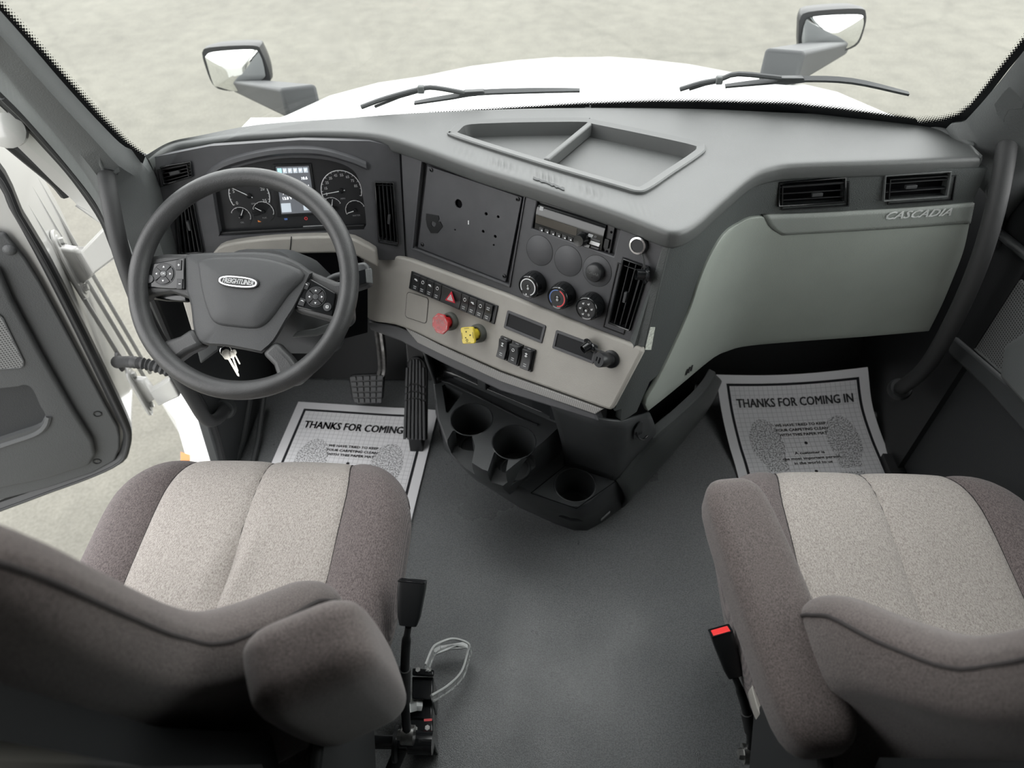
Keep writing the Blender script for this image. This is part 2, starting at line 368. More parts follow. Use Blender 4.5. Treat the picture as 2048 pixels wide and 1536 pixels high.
wn = t.nodes.new('ShaderNodeMix'); wn.data_type = 'RGBA'; wn.blend_type = 'LINEAR_LIGHT'; wn.inputs[0].default_value = .22; t.links.new(tc.outputs['Object'], wn.inputs[6]); t.links.new(_noise(1.3, 6).outputs['Color'], wn.inputs[7]); t.links.new(wn.outputs[2], vo.inputs[0])
r4 = _ramp(vo.outputs['Distance'], .0, .010, (.90, .90, .90), (1, 1, 1))
c = _mul(_mul(_mul(r1.outputs[0], r2.outputs[0]), r3.outputs[0], .8), r4.outputs[0]); t.links.new(c, b.inputs['Base Color'])
bp = t.nodes.new('ShaderNodeBump'); bp.inputs['Strength'].default_value = .3; bp.inputs['Distance'].default_value = .01; t.links.new(n3.outputs['Fac'], bp.inputs['Height']); t.links.new(bp.outputs[0], b.inputs['Normal'])
# printed paper mat: white margin, black border, square grid, two stippled shoe prints (coordinates in a UV map, metres)
MW, MH = .46, .56
m = bpy.data.materials.new('paper_mat'); m.use_nodes = True; MT['paper_mat'] = m; t = m.node_tree; b = t.nodes['Principled BSDF']; b.inputs['Roughness'].default_value = .85; b.inputs['Specular IOR Level'].default_value = .2
uv = t.nodes.new('ShaderNodeUVMap'); sx = t.nodes.new('ShaderNodeSeparateXYZ'); t.links.new(uv.outputs[0], sx.inputs[0]); U, W_ = sx.outputs[0], sx.outputs[1]
def M_(op, a, b_=None, c_=None):
    n = t.nodes.new('ShaderNodeMath'); n.operation = op
    for i, q in enumerate((a, b_, c_)):
        if q is None: continue
        if isinstance(q, (int, float)): n.inputs[i].default_value = q
        else: t.links.new(q, n.inputs[i])
    return n.outputs[0]
eu = M_('MINIMUM', U, M_('SUBTRACT', MW, U)); ev = M_('MINIMUM', W_, M_('SUBTRACT', MH, W_)); ed = M_('MINIMUM', eu, ev)
border = M_('MULTIPLY', M_('GREATER_THAN', ed, .028), M_('LESS_THAN', ed, .0365))
inner = M_('GREATER_THAN', ed, .0385)
cell = .0147
gu = M_('LESS_THAN', M_('ABSOLUTE', M_('SUBTRACT', M_('FRACT', M_('DIVIDE', U, cell)), .5)), .045)
gv = M_('LESS_THAN', M_('ABSOLUTE', M_('SUBTRACT', M_('FRACT', M_('DIVIDE', W_, cell)), .5)), .045)
gridl = M_('MULTIPLY', M_('MAXIMUM', gu, gv), inner)
def ell(cx, cy, rx, ry):
    return M_('LESS_THAN', M_('ADD', M_('POWER', M_('DIVIDE', M_('SUBTRACT', U, cx), rx), 2.0), M_('POWER', M_('DIVIDE', M_('SUBTRACT', W_, cy), ry), 2.0)), 1.0)
def rect(x0, x1, y0, y1): return M_('MULTIPLY', M_('MULTIPLY', M_('GREATER_THAN', U, x0), M_('LESS_THAN', U, x1)), M_('MULTIPLY', M_('GREATER_THAN', W_, y0), M_('LESS_THAN', W_, y1)))
foot = None
for cx, s in ((.115, 1), (MW-.115, -1)):
    for q in (ell(cx, .225, .050, .080), rect(cx+s*.008-.033, cx+s*.008+.033, .25, .322), ell(cx+s*.014, .372, .042, .036), rect(cx+s*.014-.038, cx+s*.014+.038, .336, .375)):
        foot = q if foot is None else M_('MAXIMUM', foot, q)
cutb = M_('SUBTRACT', 1.0, M_('MULTIPLY', M_('GREATER_THAN', W_, .322), M_('LESS_THAN', W_, .336)))
nz = t.nodes.new('ShaderNodeTexNoise'); nz.inputs['Scale'].default_value = 260; nz.inputs['Detail'].default_value = 1; t.links.new(uv.outputs[0], nz.inputs[0])
stip = M_('MULTIPLY', M_('MULTIPLY', M_('GREATER_THAN', nz.outputs['Fac'], .53), foot), cutb)
f1 = M_('MAXIMUM', M_('MULTIPLY', gridl, .32), M_('MAXIMUM', M_('MULTIPLY', stip, .72), M_('MULTIPLY', border, .985)))
mx = t.nodes.new('ShaderNodeMix'); mx.data_type = 'RGBA'; mx.inputs[6].default_value = (.80, .80, .815, 1); mx.inputs[7].default_value = (.010, .010, .013, 1); t.links.new(f1, mx.inputs[0]); t.links.new(mx.outputs[2], b.inputs['Base Color'])
# ================================================================== yard and cab shell
g = mk('ground', ([(-40, -20, -1.25), (40, -20, -1.25), (40, 60, -1.25), (-40, 60, -1.25)], [(0, 1, 2, 3)]), 'concrete', smooth=False); struct(g, 'pale concrete yard outside the truck')
fl = mk('floor', box(-.95, 1.0, -1.35, 1.70, -.06, 0), 'floor', smooth=False); struct(fl, 'dark grey rubber floor covering of the cab')
wf = mk('wall_front', grid([[V((x, y, z)) for x in (-1.0, -.3, .3, 1.0)] for y, z in ((1.56, -.005), (1.68, .16), (1.70, .5), (1.66, .70))]), 'firewall', solid=.02); struct(wf, 'dark firewall and toe board under the dashboard')
bf = mk('light_baffle', box(-.80, .80, 1.47, 1.62, .79, .835), 'firewall', wf, smooth=False)  # unseen box added to block daylight leaking down behind the dashboard
ce = mk('ceiling', box(-.97, 1.02, -1.35, 1.02, 1.93, 1.97), 'headliner', smooth=False); struct(ce)
wr = mk('wall_rear', box(-.97, 1.02, -1.39, -1.35, -.06, 1.97), 'sleeper', smooth=False); struct(wr)
wl = mk('wall_left', join(box(-1.0, -.97, -1.35, .12, -.06, 1.97), box(-1.0, -.95, .12, 1.25, -.10, .0), box(-1.0, -.97, .12, 1.0, 1.72, 1.97)), 'sleeper', smooth=False); struct(wl)
# kick panel under the left end of the dashboard, behind the wheel
kp = [ox(x, y, -.935) for x, y in ((250, 470), (285, 560), (330, 660), (375, 755), (412, 830), (440, 925))]
kp = kp + [V((-.935, kp[-1].y, -.06)), V((-.935, 1.72, -.06)), V((-.935, 1.72, .60)), V((-.935, 1.45, .84))]
k = mk('trim_1', ext(kp, (-.03, 0, 0)), 'pillar_dark', bevel=.006); struct(k, 'dark kick panel beside the pedals')
mk('sill_seal', tube(cr([ox(x, y, -.935) for x, y in ((262, 500), (300, 585), (345, 690), (388, 780), (425, 850), (447, 930))], 4), .011, 8), 'seal', k)
mk('trim_rib', tube([oz(470, 930, .004), oz(486, 880, .03), oz(505, 770, .10)], .009, 8), 'pillar_dark', k)
mk('trim_rib', tube([oz(505, 930, .004), oz(516, 880, .02), oz(528, 790, .06)], .009, 8), 'pillar_dark', k)
# white skirt and step fairing outside, below the open doorway
sk = [oz(x, y, -.32) for x, y in ((300, 770), (345, 830), (368, 912), (440, 935), (560, 940), (560, 800), (420, 760))]
s = mk('step_fairing', ext(sk, (0, 0, -.5)), 'hood_paint', bevel=.03, seg=3); tag(s, 'bright white cab fairing below the open driver doorway', 'fairing')
rf = [oz(x, y, -.318) for x, y in ((362, 905), (380, 911), (380, 922), (362, 922))]
mk('reflector', ext(rf, (0, 0, .004)), 'amber_ink', s, smooth=False, label='small red reflector')
# ------------------------------------------------------------------ windscreen
WB = cr([(-.95, 1.17, .92), (-.87, 1.27, .925), (-.7, 1.405, .92), (-.4, 1.50, .915), (0, 1.545, .915), (.4, 1.52, .92), (.65, 1.46, .925), (.8, 1.41, .93), (.9, 1.335, .93)], 6)
GD = V((0, -.5, 1))
wv = grid([[p + GD*s for p in WB] for s in (-.08, 0, .12, .3, .55, .95)])
BW = bvh(wv); onglass = caster(BW, .0); onfrit = caster(BW, .0015)
win = mk('window_1', grid([[p + GD*s for p in WB] for s in (-.03, .12, .3, .55, .95)]), 'glass'); struct(win, 'windscreen glass above the dashboard')
def frit(name, edge, inner, n=90, fr=(0, .45, .62, .8, 1.0)):
    """printed black band: solid at the edge, dotted towards the clear glass"""
    A = resample(edge, n); B = resample(inner, n); rows = []
    for k in fr: rows.append([onfrit(a[0]+(b[0]-a[0])*k, a[1]+(b[1]-a[1])*k) for a, b in zip(A, B)])
    o = mk(name, grid(rows), 'frit', win, recalc=False); me = o.data
    at = me.attributes.new('fade', 'FLOAT', 'POINT'); fd = (0, 0, .35, .68, 1.0)
    for r in range(5):
        for i in range(n): at.data[r*n+i].value = fd[r]
    L = [0]
    for i in range(1, n): L.append(L[-1]+(rows[2][i]-rows[2][i-1]).length)
    uvl = me.uv_layers.new(name='UVMap')
    for lp in me.loops:
        r, i = divmod(lp.vertex_index, n); uvl.data[lp.index].uv = (L[i], (rows[r][i]-rows[0][i]).length)
    return o
frit('frit_band', [(700, 262), (825, 252), (1000, 246), (1180, 243), (1340, 244), (1480, 248), (1600, 254), (1755, 266), (1850, 272)], [(700, 236), (768, 230), (825, 223), (1003, 211), (1159, 200), (1300, 194), (1400, 193), (1480, 195), (1582, 198), (1680, 209), (1755, 220), (1830, 231)], 220, (0, .5, .82, .91, 1.0))
frit('frit_band', [(1850, 272), (1895, 262), (1930, 245), (1965, 205), (1993, 170), (2016, 140), (2062, 85), (2120, 10)], [(1830, 231), (1879, 229), (1912, 221), (1937, 205), (1967, 169), (1990, 139), (2035, 82), (2095, 5)])
frit('frit_band', [(-70, -30), (-15, 30), (50, 98), (120, 178), (190, 255), (240, 300), (285, 326)], [(-45, -60), (12, 5), (75, 75), (145, 155), (214, 232), (258, 277), (292, 306)])
mk('glass_mark', join(ext([onfrit(1179, 209), onfrit(1182, 209), onfrit(1182, 217), onfrit(1179, 217)], (0, -.001, 0)), ext([onfrit(1170, 213), onfrit(1180, 213), onfrit(1180, 215), onfrit(1170, 215)], (0, -.001, 0))), 'grey_ink', win, smooth=False)
# ------------------------------------------------------------------ windscreen pillars
def pil(name, cols, mt, label):
    cols = [[c[0]+GD*(1.90-c[0].z), c[0]+GD*(1.90-c[0].z)*.5]+list(c) for c in cols]
    rows = [list(r) for r in zip(*[cr(c, 4) for c in cols])]
    o = mk(name, grid(rows), mt, solid=.012); struct(o, label); return o
Gp = [(-60, -40), (0, 25), (60, 92), (130, 172), (200, 247), (245, 288)]
Gl = [onglass(x-4, y+4)+V((0, -.006, 0)) for x, y in Gp] + [ox(292, 318, -.885), ox(315, 400, -.875), ox(352, 530, -.88)]
Kp = [(-60, 45), (0, 105), (45, 160), (100, 222), (150, 280), (195, 338), (228, 395), (255, 460), (285, 545)]
Ml = [ (a+ox(x, y, -.90))*.5 + V((.02, -.02, 0)) for a, (x, y) in zip(Gl, Kp)]
Kl = [ox(x, y, -.895) for x, y in Kp]
El = [ox(x, y, -.965) for x, y in ((-60, 105), (0, 165), (50, 215), (100, 272), (150, 332), (198, 395), (222, 440), (238, 480), (262, 550))]
pl = pil('trim_2', (Gl, Ml, Kl, El), 'pillar', 'left windscreen pillar trim in grey grained plastic')
S1 = [ox(x, y, -.975) for x, y in ((-60, 112), (0, 172), (50, 222), (100, 279), (150, 339), (196, 400), (220, 446), (238, 490), (262, 560))]
S2 = [ox(x, y, -1.01) for x, y in ((-60, 148), (0, 208), (40, 246), (85, 295), (130, 345), (168, 395), (200, 445), (218, 490), (246, 560))]
S1 = [S1[0]+GD*.62]+S1; S2 = [S2[0]+GD*.62]+S2
mk('pillar_seal', loftp([[a, b, b+V((-.01, .03, 0)), a+V((-.01, .03, 0))] for a, b in zip(cr(S1, 3), cr(S2, 3))]), 'seal', pl)
mid = [a.lerp(b, .55)+V((.008, -.006, 0)) for a, b in zip(S1, S2)]
mk('seal_bead', tube(cr(mid, 3), .006, 8), 'rubber', pl)
# handle mount cover on the pillar
hc = [(190, 257), (204, 268), (222, 292), (229, 312), (231, 335), (224, 352), (205, 346), (196, 336), (192, 325), (194, 300)]
cpl = caster(bvh(grid([list(r) for r in zip(*[cr(c, 4) for c in (Gl, Ml, Kl, El)])])), .0)
mk('mount_cover', ext([cpl(x, y) for x, y in hc], (.010, -.010, .0)), 'pillar', pl, bevel=.005, seg=3)
# white body side seen between the pillar seal and the door
ob = mk('body_flange', loftp([[a, b, b+V((0, .04, -.02)), a+V((0, .04, -.02))] for a, b in zip(cr([ox(x, y, -1.02) for x, y in ((-60, 150), (0, 212), (60, 268), (125, 338), (168, 392), (205, 450))], 3), cr([ox(x, y, -1.06) for x, y in ((-60, 205), (0, 260), (60, 318), (110, 368), (150, 405), (150, 412))], 3))]), 'white_paint')
tag(ob, 'cream white body flange outside the left windscreen pillar', 'body panel')
mk('flange_boss', lathe(ox(12, 258, -1.035), (.3, -.8, .3), [(.034, -.01), (.034, .006), (.022, .014), (.0, .015)], 20), 'white_paint', ob)
# right pillar
Gr = [onglass(x+4, y+4)+V((0, -.006, 0)) for x, y in ((2110, 10), (2060, 72), (2008, 140), (1984, 170), (1954, 205), (1926, 233))] + [onglass(1898, 246)+V((0, -.01, 0)), ox(1945, 296, .885), ox(1975, 350, .90)]
Er = [ox(x, y, .985) for x, y in ((2290, 120), (2240, 185), (2190, 245), (2150, 290), (2105, 335), (2062, 372), (2030, 410), (2005, 450), (1990, 500))]
Mr = [a.lerp(b, .35)+V((-.012, -.02, 0)) for a, b in zip(Gr, Er)]; Mr2 = [a.lerp(b, .72)+V((-.004, -.012, 0)) for a, b in zip(Gr, Er)]
pr = pil('trim_3', (Gr, Mr, Mr2, Er), 'pillar', 'right windscreen pillar trim in grey grained plastic')
BP = bvh(grid([list(r) for r in zip(*[cr(c, 4) for c in (Gr, Mr, Mr2, Er)])]))
cp = caster(BP, .004)
mk('mount_cover', ext([cp(x, y) for x, y in ((2002, 172), (2016, 160), (2032, 178), (2046, 198), (2044, 212), (2016, 214), (2009, 226), (2006, 245), (1988, 222), (1980, 200))], (0, -.014, 0)), 'pillar', pr, bevel=.005, seg=3)
mk('pillar_foot', ext([oz(x, y, .934) for x, y in ((1852, 247), (1905, 236), (1942, 260), (1952, 288), (1934, 283), (1884, 257))], (0, 0, -.02)), 'pillar', pr, bevel=.004, seg=2)
# right wall below and behind: door jamb, closed passenger door
j = mk('wall_right', join(box(.985, 1.02, -1.35, .2, -.06, 1.97), box(.985, 1.02, 1.20, 1.7, 0, .70), box(.985, 1.02, 1.20, 1.52, .70, .87), box(.985, 1.02, .2, 1.0, 1.72, 1.97), box(.96, 1.02, .2, 1.25, -.06, .03)), 'seal', smooth=False); struct(j, 'dark cab side wall and door jamb on the right')
mk('sill_strip', tube(cr([V((.955, 1.38, .03)), oz(1862, 790, .04), oz(1895, 850, .035), oz(1938, 930, .03), V((.955, .75, .03)), V((.955, .3, .03))], 4), .012, 8), 'pillar', j)
d2 = thing('door_2', 'closed passenger door with perforated speaker grille', 'door', (1.0, .8, .03)); d2['kind'] = 'structure'; del d2['category']
mk('door_skin', ext([(1.0, .2, .03), (1.0, 1.27, .03), (1.0, 1.24, .5), (1.0, 1.16, .88), (1.0, .2, .92)], (.05, 0, 0)), 'door_pocket', d2, bevel=.01)
gr = [ox(x, y, .995) for x, y in ((1996, 508), (2100, 612), (2020, 753), (1920, 666))]
mk('speaker_grille', ext(gr, (-.008, 0, 0)), 'speaker_grille_dark', d2, bevel=.003)
mk('grille_frame', tube([gr[3]+V((-.006, 0, 0)), gr[2]+V((-.006, 0, 0)), gr[1]+V((-.006, 0, 0))], .004, 8), 'pillar', d2)
mk('arm_rest', ext([ox(x, y, .992) for x, y in ((2024, 756), (2034, 690), (2110, 640), (2200, 800), (2110, 850))], (-.03, 0, 0)), 'pillar', d2, bevel=.012, seg=3)
mk('door_ledge', ext([ox(x, y, .985) for x, y in ((2003, 452), (2090, 520), (2090, 545), (2000, 470))], (-.02, 0, 0)), 'pillar_dark', d2, bevel=.008, seg=3)
mk('lower_trim', ext([ox(x, y, .99) for x, y in ((1918, 672), (2022, 760), (2120, 860), (2120, 930), (1985, 780), (1905, 705))], (-.015, 0, 0)), 'pillar_dark', d2, bevel=.008)
w2 = mk('window_2', ext([(1.01, .25, .92), (1.01, 1.13, .88), (1.01, .98, 1.7), (1.01, .25, 1.72)], (.005, 0, 0)), 'glass', smooth=False); struct(w2, 'passenger door window glass')
# ------------------------------------------------------------------ open driver door
DF = Fr((-1.21, 1.285, 0), (.917, .399, 0), (0, 0, 1))
sealo = [(-150, 120), (-60, 255), (10, 345), (43, 420), (57, 444), (104, 524), (173, 660), (237, 792), (258, 839), (264, 864), (260, 893), (246, 920), (187, 949), (94, 984), (0, 1019), (-400, 1165)]
so = [DF.hit(x, y) for x, y in sealo]
far = DF.P(-1.15, so[-1].z), DF.P(-1.15, 1.45)
d1 = thing('door_1', 'open driver door with white edge and dark grey inner panel', 'door', DF.P(-.5, so[-1].z)); d1['kind'] = 'structure'; del d1['category']
poly = so + [DF.P(-1.1, DF.L(-400, 1165)[1]-.04), DF.P(-1.1, .92), DF.P(-.25, .96)]
mk('door_shell', ext(poly, DF.n*-.27), 'white_paint', d1, bevel=.018, seg=3)
# stepped inner flange of the shell, between seal and hinge face
sealin = [(-150, 165), (-60, 300), (0, 372), (18, 412), (40, 450), (86, 535), (152, 665), (215, 795), (238, 842), (246, 864), (243, 890), (231, 913), (182, 938), (90, 970), (0, 1002), (-400, 1140)]
A = cr([DF.hit(x, y, .004) for x, y in sealo], 3); B = cr([DF.hit(x, y, .004) for x, y in sealin], 3)
mk('weather_seal', loftp([[a-DF.n*.01, a+DF.n*.010, a.lerp(b, .5)+DF.n*.018, b+DF.n*.006, b-DF.n*.01] for a, b in zip(A, B)]), 'seal', d1)
mk('seal_bead', tube([a.lerp(b, .45)+DF.n*.018 for a, b in zip(A, B)], .0045, 8), 'rubber', d1)
pan = [(-150, 420), (0, 461), (11, 461), (32, 487), (53, 513), (82, 560), (138, 664), (213, 807), (236, 848), (240, 866), (240, 892), (230, 916), (186, 941), (94, 971), (0, 995), (-400, 1125)]
pp = [DF.hit(x, y, .006) for x, y in pan] + [DF.P(-1.08, .3, .006), DF.P(-1.08, .8, .006)]
pn = mk('inner_panel', ext(pp, DF.n*.012), 'door_panel', d1, bevel=.006, seg=3)
ris = [(-200, 470), (0, 528), (26, 590), (86, 702), (146, 808), (186, 872), (192, 900), (180, 922), (90, 950), (0, 968), (-400, 1080)]
rp = [DF.hit(x, y, .016) for x, y in ris] + [DF.P(-1.06, .35, .016), DF.P(-1.06, .75, .016)]
rs = mk('raised_panel', ext(rp, DF.n*.022), 'door_panel', d1, bevel=.012, seg=4)
pk = cr2([(-300, 800), (0, 780), (48, 773), (66, 784), (80, 815), (90, 832), (86, 848), (72, 860), (0, 884), (-300, 985)], 3)
pkf = [DF.hit(x, y, .045) for x, y in pk]
cut(rs, [ext(pkf, DF.n*-.024)])
mk('map_pocket', ext([p-DF.n*.026 for p in scl(pkf, 1.0)], DF.n*.004), 'door_pocket', d1, smooth=False)
mk('pocket_lip', tube(cr([DF.hit(x, y, .036) for x, y in ((-200, 960), (0, 892), (70, 868), (92, 850), (98, 832))], 5), .009, 8), 'door_panel', d1)
gq = [DF.hit(x, y, .039) for x, y in ((-80, 600), (-4, 628), (4, 634), (47, 722), (46, 731), (40, 735), (0, 738), (-80, 745))]
mk('speaker_grille', ext(gq, DF.n*.002), 'speaker_grille', d1, smooth=False)
mk('grille_frame', tube(gq[1:], .003, 6), 'door_panel', d1)
for x, y in ((195, 828), (194, 923)):
    f = DF.at(*DF.L(x, y, .019), .019)
    mk('screw_recess', lathe(f.O, f.n, [(.011, -.002), (.011, .001), (.0085, .001), (.008, -.006), (0.0, -.006)], 20), 'black', d1)
    mk('screw', lathe(f.O-f.n*.004, f.n, [(.0045, 0), (.004, .003), (0, .003)], 12), 'steel', d1)
f = DF.at(*DF.L(19, 500, .019), .019); mk('trim_plug', lathe(f.O, f.n, [(.014, 0), (.012, .004), (.006, .007), (0, .008)], 20), 'door_panel', d1)
# hinge face of the door and the two hinges
EF = Fr((-1.21, 1.285, 0), (-.399, .917, 0), (0, 0, 1))   # normal towards the cab
def hinge(p_bolt1, p_bolt2, mount, wid):
    b1 = EF.hit(*p_bolt1, .004); b2 = EF.hit(*p_bolt2, .004); u = (b2-b1).normalized(); v = EF.n.cross(u).normalized()
    c = (b1+b2)/2; L = (b2-b1).length/2+.03
    f = Fr(c, u, v, EF.n if u.cross(v).dot(EF.n) > 0 else EF.n)
    pl = [f.O + f.ex*a + f.ey*b for a, b in rr2(2*L, .062, .03, 5)]
    h = mk('hinge', ext(pl, EF.n*.008), 'white_paint', d1, bevel=.002)
    M0 = V(mount); up = V((0, 0, wid/2))
    P0 = c + EF.n*.006; Q = P0.lerp(M0, .5)+V((.01, -.03, 0))
    arm = [[p+up*k+off, p-up*k+off, p-up*k-off, p+up*k-off] for p, k, off in ((P0, 1.1, V((0, -.012, 0))), (P0+EF.n*.03, .8, V((0, -.012, 0))), (Q, .62, V((0, -.012, 0))), (M0, .72, V((0, -.012, 0))))]
    mk('hinge_arm', loftp([arm[0], arm[1], arm[2], arm[3]]), 'white_paint', h, bevel=.006, seg=3)
    for b in (b1, b2):
        mk('bolt', join(lathe(b+EF.n*.008, EF.n, [(.017, 0), (.017, .003), (.0, .003)], 20), lathe(b+EF.n*.011, EF.n, [(.0095, 0), (.009, .008), (0, .009)], 6)), 'steel' if False else 'white_paint', h)
for dx_ in (.06, .15, .22):
    mk('pressed_rib', tube(cr([EF.P(dx_, z, .0) for z in (.08, .2, .45, .7, .88)], 4), .006, 8), 'white_paint', d1)
hinge((112, 484), (161, 577), ox(228, 478, -1.03), .11)
hinge((258, 752), (293, 812), ox(352, 770, -1.0), .10)
bt = [EF.hit(236, 724, .0)+V((0, 0, 0)), ox(262, 724, -1.06), ox(300, 730, -1.0), ox(345, 745, -.95)]
bp_ = cr(bt, 9); mk('check_strap_boot', tube(bp_, [.0185 if i == 0 else (.0155 if i % 2 else .0115) for i in range(len(bp_))], 14), 'rubber', d1)
mk('boot_flange', lathe(EF.hit(238, 724, .0), EF.n, [(.029, 0), (.026, .006), (.014, .010), (0, .010)], 24), 'rubber', d1)
# black window channel lying along the top of the hinge face
mk('window_channel', tube(cr([ox(x, y, -1.10) for x, y in ((-60, 225), (0, 272), (60, 322), (110, 364), (132, 390))], 4), .012, 8), 'seal', d1)
# ------------------------------------------------------------------ hood, mirrors, wipers
def hood():
    st = [(1.665, .835, .055, .852, .825), (1.75, .83, .06, .835, .80), (2.0, .79, .07, .79, .745), (2.3, .72, .08, .705, .66), (2.55, .62, .09, .63, .58), (2.8, .46, .10, .555, .52), (2.95, .28, .11, .505, .485), (3.02, .12, .12, .478, .47)]
    rows = []
    for y, wd, x0, zc, ze in st:
        row = []
        for i in range(-14, 15):
            s = i/14; a = abs(s)
            if a <= .8: X = s/.8*wd*.96; Z = zc - (zc-ze-.01)*(a/.8)**2.2
            else:
                k = (a-.8)/.2; X = math.copysign(wd*(.96+.10*k), s); Z = ze + .01 - .02*k - .35*k*k
            row.append(V((x0+X, y + (.0 if a <= .8 else .0), Z)))
        rows.append(row)
    last = [p+V((0, .05, -.5)) for p in rows[-1]]; rows.append(last)
    return grid(rows)
hv = hood(); h = mk('truck_hood', hv, 'hood_paint'); tag(h, 'broad white truck hood beyond the windscreen', 'hood')
BH = bvh(hv); onhood = caster(BH, .0)
cw = mk('cowl_panel', grid([[V((x, y+c_*(1-(x/.95)**2)-.02, z)) for x in [-.78+1.56*i/20 for i in range(21)]] for y, z, c_ in ((1.42, .84, .10), (1.50, .862, .10), (1.675, .848, 0))]), 'hood_paint', solid=.01); tag(cw, 'white cowl panel at the foot of the windscreen', 'body panel')
def hood_mirror(Y, glasspx, hous, arm_a, arm_b, label, flip):
    t = thing('hood_mirror', label, 'mirror', oy(*arm_b, Y), 'convex mirrors on the hood sides')
    G = [oy(x, y, Y) for x, y in cr2(glasspx+[glasspx[0]], 4)[:-1]]; H = [oy(x, y, Y-.006) for x, y in cr2(hous+[hous[0]], 4)[:-1]]
    c = sum(H, V((0, 0, 0)))/len(H)
    mk('housing', loftp([H, [p+V((0, .03, 0)) for p in H], [c+(p-c)*.85+V((0, .09, 0)) for p in H], [c+(p-c)*.5+V((0, .13, 0)) for p in H]]), 'seal', t)
    gc = sum(G, V((0, 0, 0)))/len(G); rings = [[gc+(p-gc)*k+V((0, -.010-.022*(1-k*k), 0)) for p in G] for k in (1, .75, .5, .25, .02)]
    # tilt the glass so that it looks back along the truck side
    mk('glass', loftp(rings), 'mirror_glass', t)
    a0 = oy(*arm_a, Y+.03); b0 = oy(*arm_b, Y-.45); u = V((0, 0, 1)); w_ = .075
    mk('arm', loftp([[a0+V((-.06*flip, 0, .03)), a0+V((.09*flip, 0, .03)), a0+V((.09*flip, .03, -.03)), a0+V((-.06*flip, .03, -.03))], [b0+V((-.05*flip, 0, .06)), b0+V((.06*flip, .03, .06)), b0+V((.06*flip, .03, -.04)), b0+V((-.05*flip, 0, -.04))]]), 'pillar_dark', t, bevel=.012, seg=3)
    return t
hood_mirror(2.55, [(412, 112), (428, 102), (505, 97), (522, 108), (531, 140), (528, 155), (490, 176), (470, 180), (440, 172), (428, 165)], [(404, 105), (418, 95), (505, 91), (523, 104), (540, 150), (534, 168), (492, 180), (450, 181), (425, 168), (408, 125)], (488, 176), (600, 214), 'hood mirror on black arm at the left front corner', 1)
hood_mirror(2.55, [(1606, 50), (1622, 32), (1712, 27), (1725, 36), (1722, 60), (1706, 88), (1660, 101), (1612, 92), (1602, 80)], [(1598, 42), (1616, 24), (1715, 17), (1732, 28), (1728, 60), (1712, 92), (1665, 106), (1606, 104), (1597, 90)], (1668, 100), (1565, 145), 'hood mirror on black arm at the right front corner', -1)
onw = caster(BW, -.025)
def wiper(arm, pivot_w, blade, label, conn):
    t = thing('wiper', label, 'wiper', onw(*arm[0]), 'windscreen wipers')
    mk('arm', tube([onw(x, y) for x, y in cr2(arm, 3)], .0055, 8), 'pillar_dark', t)
    mk('washer_line', tube([onw(x, y) for x, y in pivot_w], .0035, 6), 'seal', t)
    bl = [onw(x, y) for x, y in cr2(blade, 4)]; n = len(bl)
    mk('blade', loftp([[p+V((0, .004, .004*(1-abs(2*i/(n-1)-1)**3)+.002)), p+V((0, .010, 0)), p+V((0, -.003, -.005)), p+V((0, -.005, 0))] for i, p in enumerate(bl)]), 'pillar_dark', t)
    c = [onw(x, y)+V((0, -.004, 0)) for x, y in conn]; mk('connector', ext(c, (0, .016, 0)), 'pillar_dark', t, bevel=.002)
    ck = onw(*arm[2]); mk('hose_clip', ext([ck+V((-.008, -.008, -.009)), ck+V((.007, -.008, -.009)), ck+V((.007, -.008, .008)), ck+V((-.008, -.008, .008))], (0, .014, 0)), 'pillar', t, bevel=.003)
    return t
wiper([(725, 232), (775, 214), (844, 196), (872, 194), (930, 204)], [(752, 231), (800, 212), (842, 200)], [(830, 223), (900, 213), (960, 204), (1070, 200), (1160, 198)], 'left windscreen wiper parked along the foot of the glass', [(918, 208), (930, 201), (968, 199), (973, 205), (950, 210)])
wiper([(1360, 197), (1400, 185), (1438, 178), (1476, 167), (1560, 175)], [(1378, 197), (1410, 187), (1436, 182)], [(1450, 190), (1520, 184), (1600, 178), (1700, 182), (1815, 206)], 'right windscreen wiper parked along the foot of the glass', [(1545, 186), (1558, 174), (1605, 174), (1608, 183), (1570, 188)])
# ================================================================== dashboard
SF = panel((.2, 1.035, .895), 33.1, 15)                 # centre stack, turned towards the driver
IF = panel((-.346, 1.391, .894), -9, 16)                # instrument side
BF = panel(SF.hit(1275, 690), 33.1, 26); BF.O = BF.O + BF.n*.010   # lower beige panel
GF = panel((0, 1.285, .9), 0, 11.5)                     # passenger side
dash = thing('dashboard', 'dark grey truck dashboard wrapping around the driver with beige and grey green trims', 'dashboard', (0, 1.3, .4))
lip = cr([oz(x, y, .925) for x, y in ((292, 312), (345, 288), (400, 279), (480, 270), (560, 265), (640, 262), (720, 264), (780, 272), (850, 294), (960, 333), (1070, 367), (1160, 396), (1250, 427), (1325, 456), (1347, 461), (1370, 456), (1400, 436), (1440, 400), (1500, 350), (1540, 333), (1600, 325), (1780, 319), (1964, 312))], 10)
lip = resample([tuple(p) for p in lip], 1100); lip = [V(p) for p in lip]
fe = cr([oz(x, y, .930) for x, y in ((291, 311), (340, 284), (400, 271), (520, 249), (700, 236), (800, 228), (1000, 219), (1180, 216), (1400, 218), (1560, 225), (1720, 231), (1800, 238), (1880, 252), (1930, 280), (1965, 311))], 10)
def f_at(X):
    for a, b in zip(fe, fe[1:]):
        if a.x <= X <= b.x: return a.lerp(b, (X-a.x)/max(b.x-a.x, 1e-9))
    return (fe[0] if X < fe[0].x else fe[-1]).copy()
secs = []
